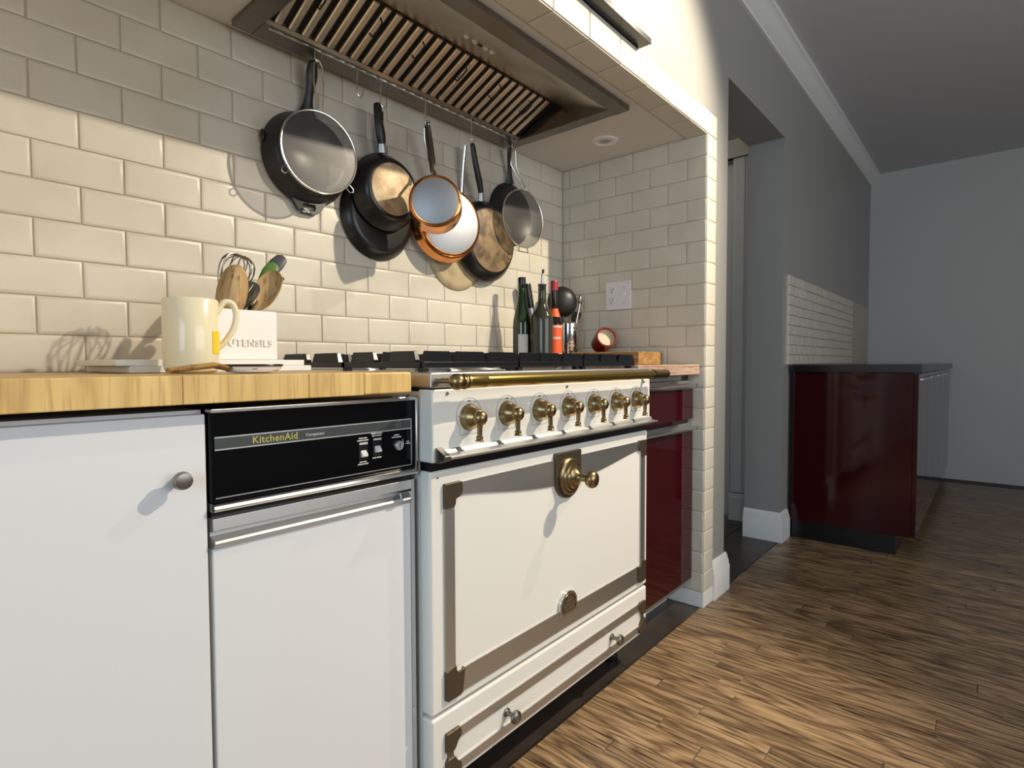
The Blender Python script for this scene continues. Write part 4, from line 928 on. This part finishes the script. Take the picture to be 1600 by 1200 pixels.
# perforated caddy with utensils
hx_, hy_ = 1.262, 0.553
t = thing('steel_caddy', 'perforated steel utensil caddy beside the sauce bottle', 'utensil caddy', (hx_, hy_, CT))
obj('cylinder', MB().lathe([(0, 0.0005), (0.038, 0.0005), (0.039, 0.002), (0.039, 0.172), (0.0382, 0.173), (0.0374, 0.172), (0.0374, 0.003), (0, 0.003)], 36, Matrix.Translation((hx_, hy_, CT))), M['chrome'], t)
for a in (196, 222, 248, 274):
    for k in range(9):
        a_ = math.radians(a); p = V((hx_+0.0391*math.cos(a_), hy_+0.0391*math.sin(a_), CT+0.022+k*0.0165))
        if a in (196, 248, 274, 222): obj('perforation', MB().lathe([(0, 0.0004), (0.0042, 0.0004), (0.0042, -0.0004), (0, -0.0004)], 8, Matrix.Translation(p) @ Matrix.Rotation(a_, 4, 'Z') @ Matrix.Rotation(PI/2, 4, 'Y')), M['slot'], t)
UC = 'utensils in the steel caddy'
t = thing('ladle', 'large round black ladle standing in the steel caddy', 'ladle', (hx_, hy_, CT), UC)
lm_ = axis_m((hx_-0.002, hy_+0.030, CT+0.268), math.radians(40))
obj('ladle_bowl', MB().lathe([(0.0, 0.028), (0.036, 0.023), (0.057, 0.010), (0.066, -0.004), (0.064, -0.004), (0.055, 0.007), (0.035, 0.019), (0, 0.024)], 32, lm_), M['plastic_black'], t)
obj('handle', MB().tube([(hx_-0.004, hy_+0.012, CT+0.006), (hx_-0.004, hy_+0.020, CT+0.13), (hx_-0.002, hy_+0.030, CT+0.222)], 0.006, 10), M['plastic_black'], t)
t = thing('turner', 'black slotted turner leaning right out of the steel caddy', 'turner', (hx_, hy_, CT), UC)
obj('blade', MB().sweep([(hx_+0.032, hy_-0.004, CT+0.184), (hx_+0.048, hy_-0.006, CT+0.205), (hx_+0.062, hy_-0.008, CT+0.225)], [0.012, 0.022, 0.016], 0.002, (0.5, -0.8, 0), 12), M['plastic_black'], t)
obj('handle', MB().tube([(hx_+0.005, hy_, CT+0.006), (hx_+0.022, hy_-0.003, CT+0.12), (hx_+0.032, hy_-0.004, CT+0.178)], 0.005, 10), M['wire'], t)
t = thing('steel_spoon', 'thin steel spoon leaning far right out of the steel caddy', 'spoon', (hx_, hy_, CT), UC)
obj('handle', MB().tube([(hx_-0.01, hy_-0.020, CT+0.006), (hx_+0.022, hy_-0.023, CT+0.174), (hx_+0.046, hy_-0.026, CT+0.262)], [0.003, 0.003, 0.004], 8), M['wire'], t)
obj('bowl', MB().sphere((hx_+0.050, hy_-0.026, CT+0.276), 0.018, 14, None, 0.7, 0.5, 1.2), M['pewter'], t)
# cutting board and red crock
cbd = tag(obj('cutting_board', MB().box(1.20, 1.396, 0.190, 0.500, CT+0.0003, CT+0.0500), M['board'], None, 0.004, 3), 'thick wooden cutting board lying on the pinkish counter', 'cutting board')
ck = thing('red_crock', 'small dark red crock tipped on its side on the cutting board', 'crock', (1.31, 0.40, CT+0.05))
KM = Matrix.Translation((1.315, 0.412, CT+0.0503+0.0500)) @ Matrix.Rotation(math.radians(-38), 4, 'Z') @ Matrix.Rotation(math.radians(68), 4, 'X') @ Matrix.Scale(1.1, 4)
obj('crock_body', MB().lathe([(0, -0.045), (0.033, -0.045), (0.036, -0.042), (0.0395, 0.025), (0.0405, 0.030), (0.0395, 0.033), (0.034, 0.033), (0.033, 0.028), (0.032, 0.010), (0, 0.010)], 32, KM), M['red_glaze'], ck)
obj('crock_inside', MB().lathe([(0, 0.012), (0.0318, 0.012), (0.0328, 0.026), (0.0325, 0.0265), (0.0312, 0.0135), (0, 0.0135)], 32, KM), M['cream'], ck)

# ------------------------------------------------------------------ far kitchen run beyond the opening
fc_ = thing('far_cabinet', 'dark maroon base cabinet standing beyond the hall opening', 'cabinet', (3.6, -0.2, 0))
obj('body', MB().box(2.605, 5.05, -0.53, 0.008, 0.10, 0.905), M['maroon'], fc_)
obj('plinth', MB().box(2.62, 5.05, -0.47, 0.008, -0.0005, 0.101), M['black'], fc_)
xx = 2.607
while xx < 4.9:
    dd = obj('door', MB().box(xx, xx+0.486, -0.55, -0.531, 0.105, 0.90), M['maroon'], fc_, 0.001, 1)
    obj('door_handle', MB().box(xx+0.02, xx+0.466, -0.565, -0.550, 0.868, 0.880), M['chrome'], dd, 0.002)
    xx += 0.489
tag(obj('dark_countertop', MB().box(2.585, 5.06, -0.565, 0.012, 0.9055, 0.945), M['black'], None, 0.003), 'glossy black countertop on the far maroon cabinet', 'worktop')
fb = struct('wall_far_backsplash', MB().box(2.535, 5.06, 0.022, 0.0305, 0.946, 1.425), M['grout'])
for k in range(9):
    for a, b in spans(2.535, 4.3, 2.535 + (0 if k % 2 else -0.052), 0.104):
        put_tile(fb, 'y', ((a+b)/2, 0.022, 0.946+0.0532*(k+0.5)), b-a, 0.0532)
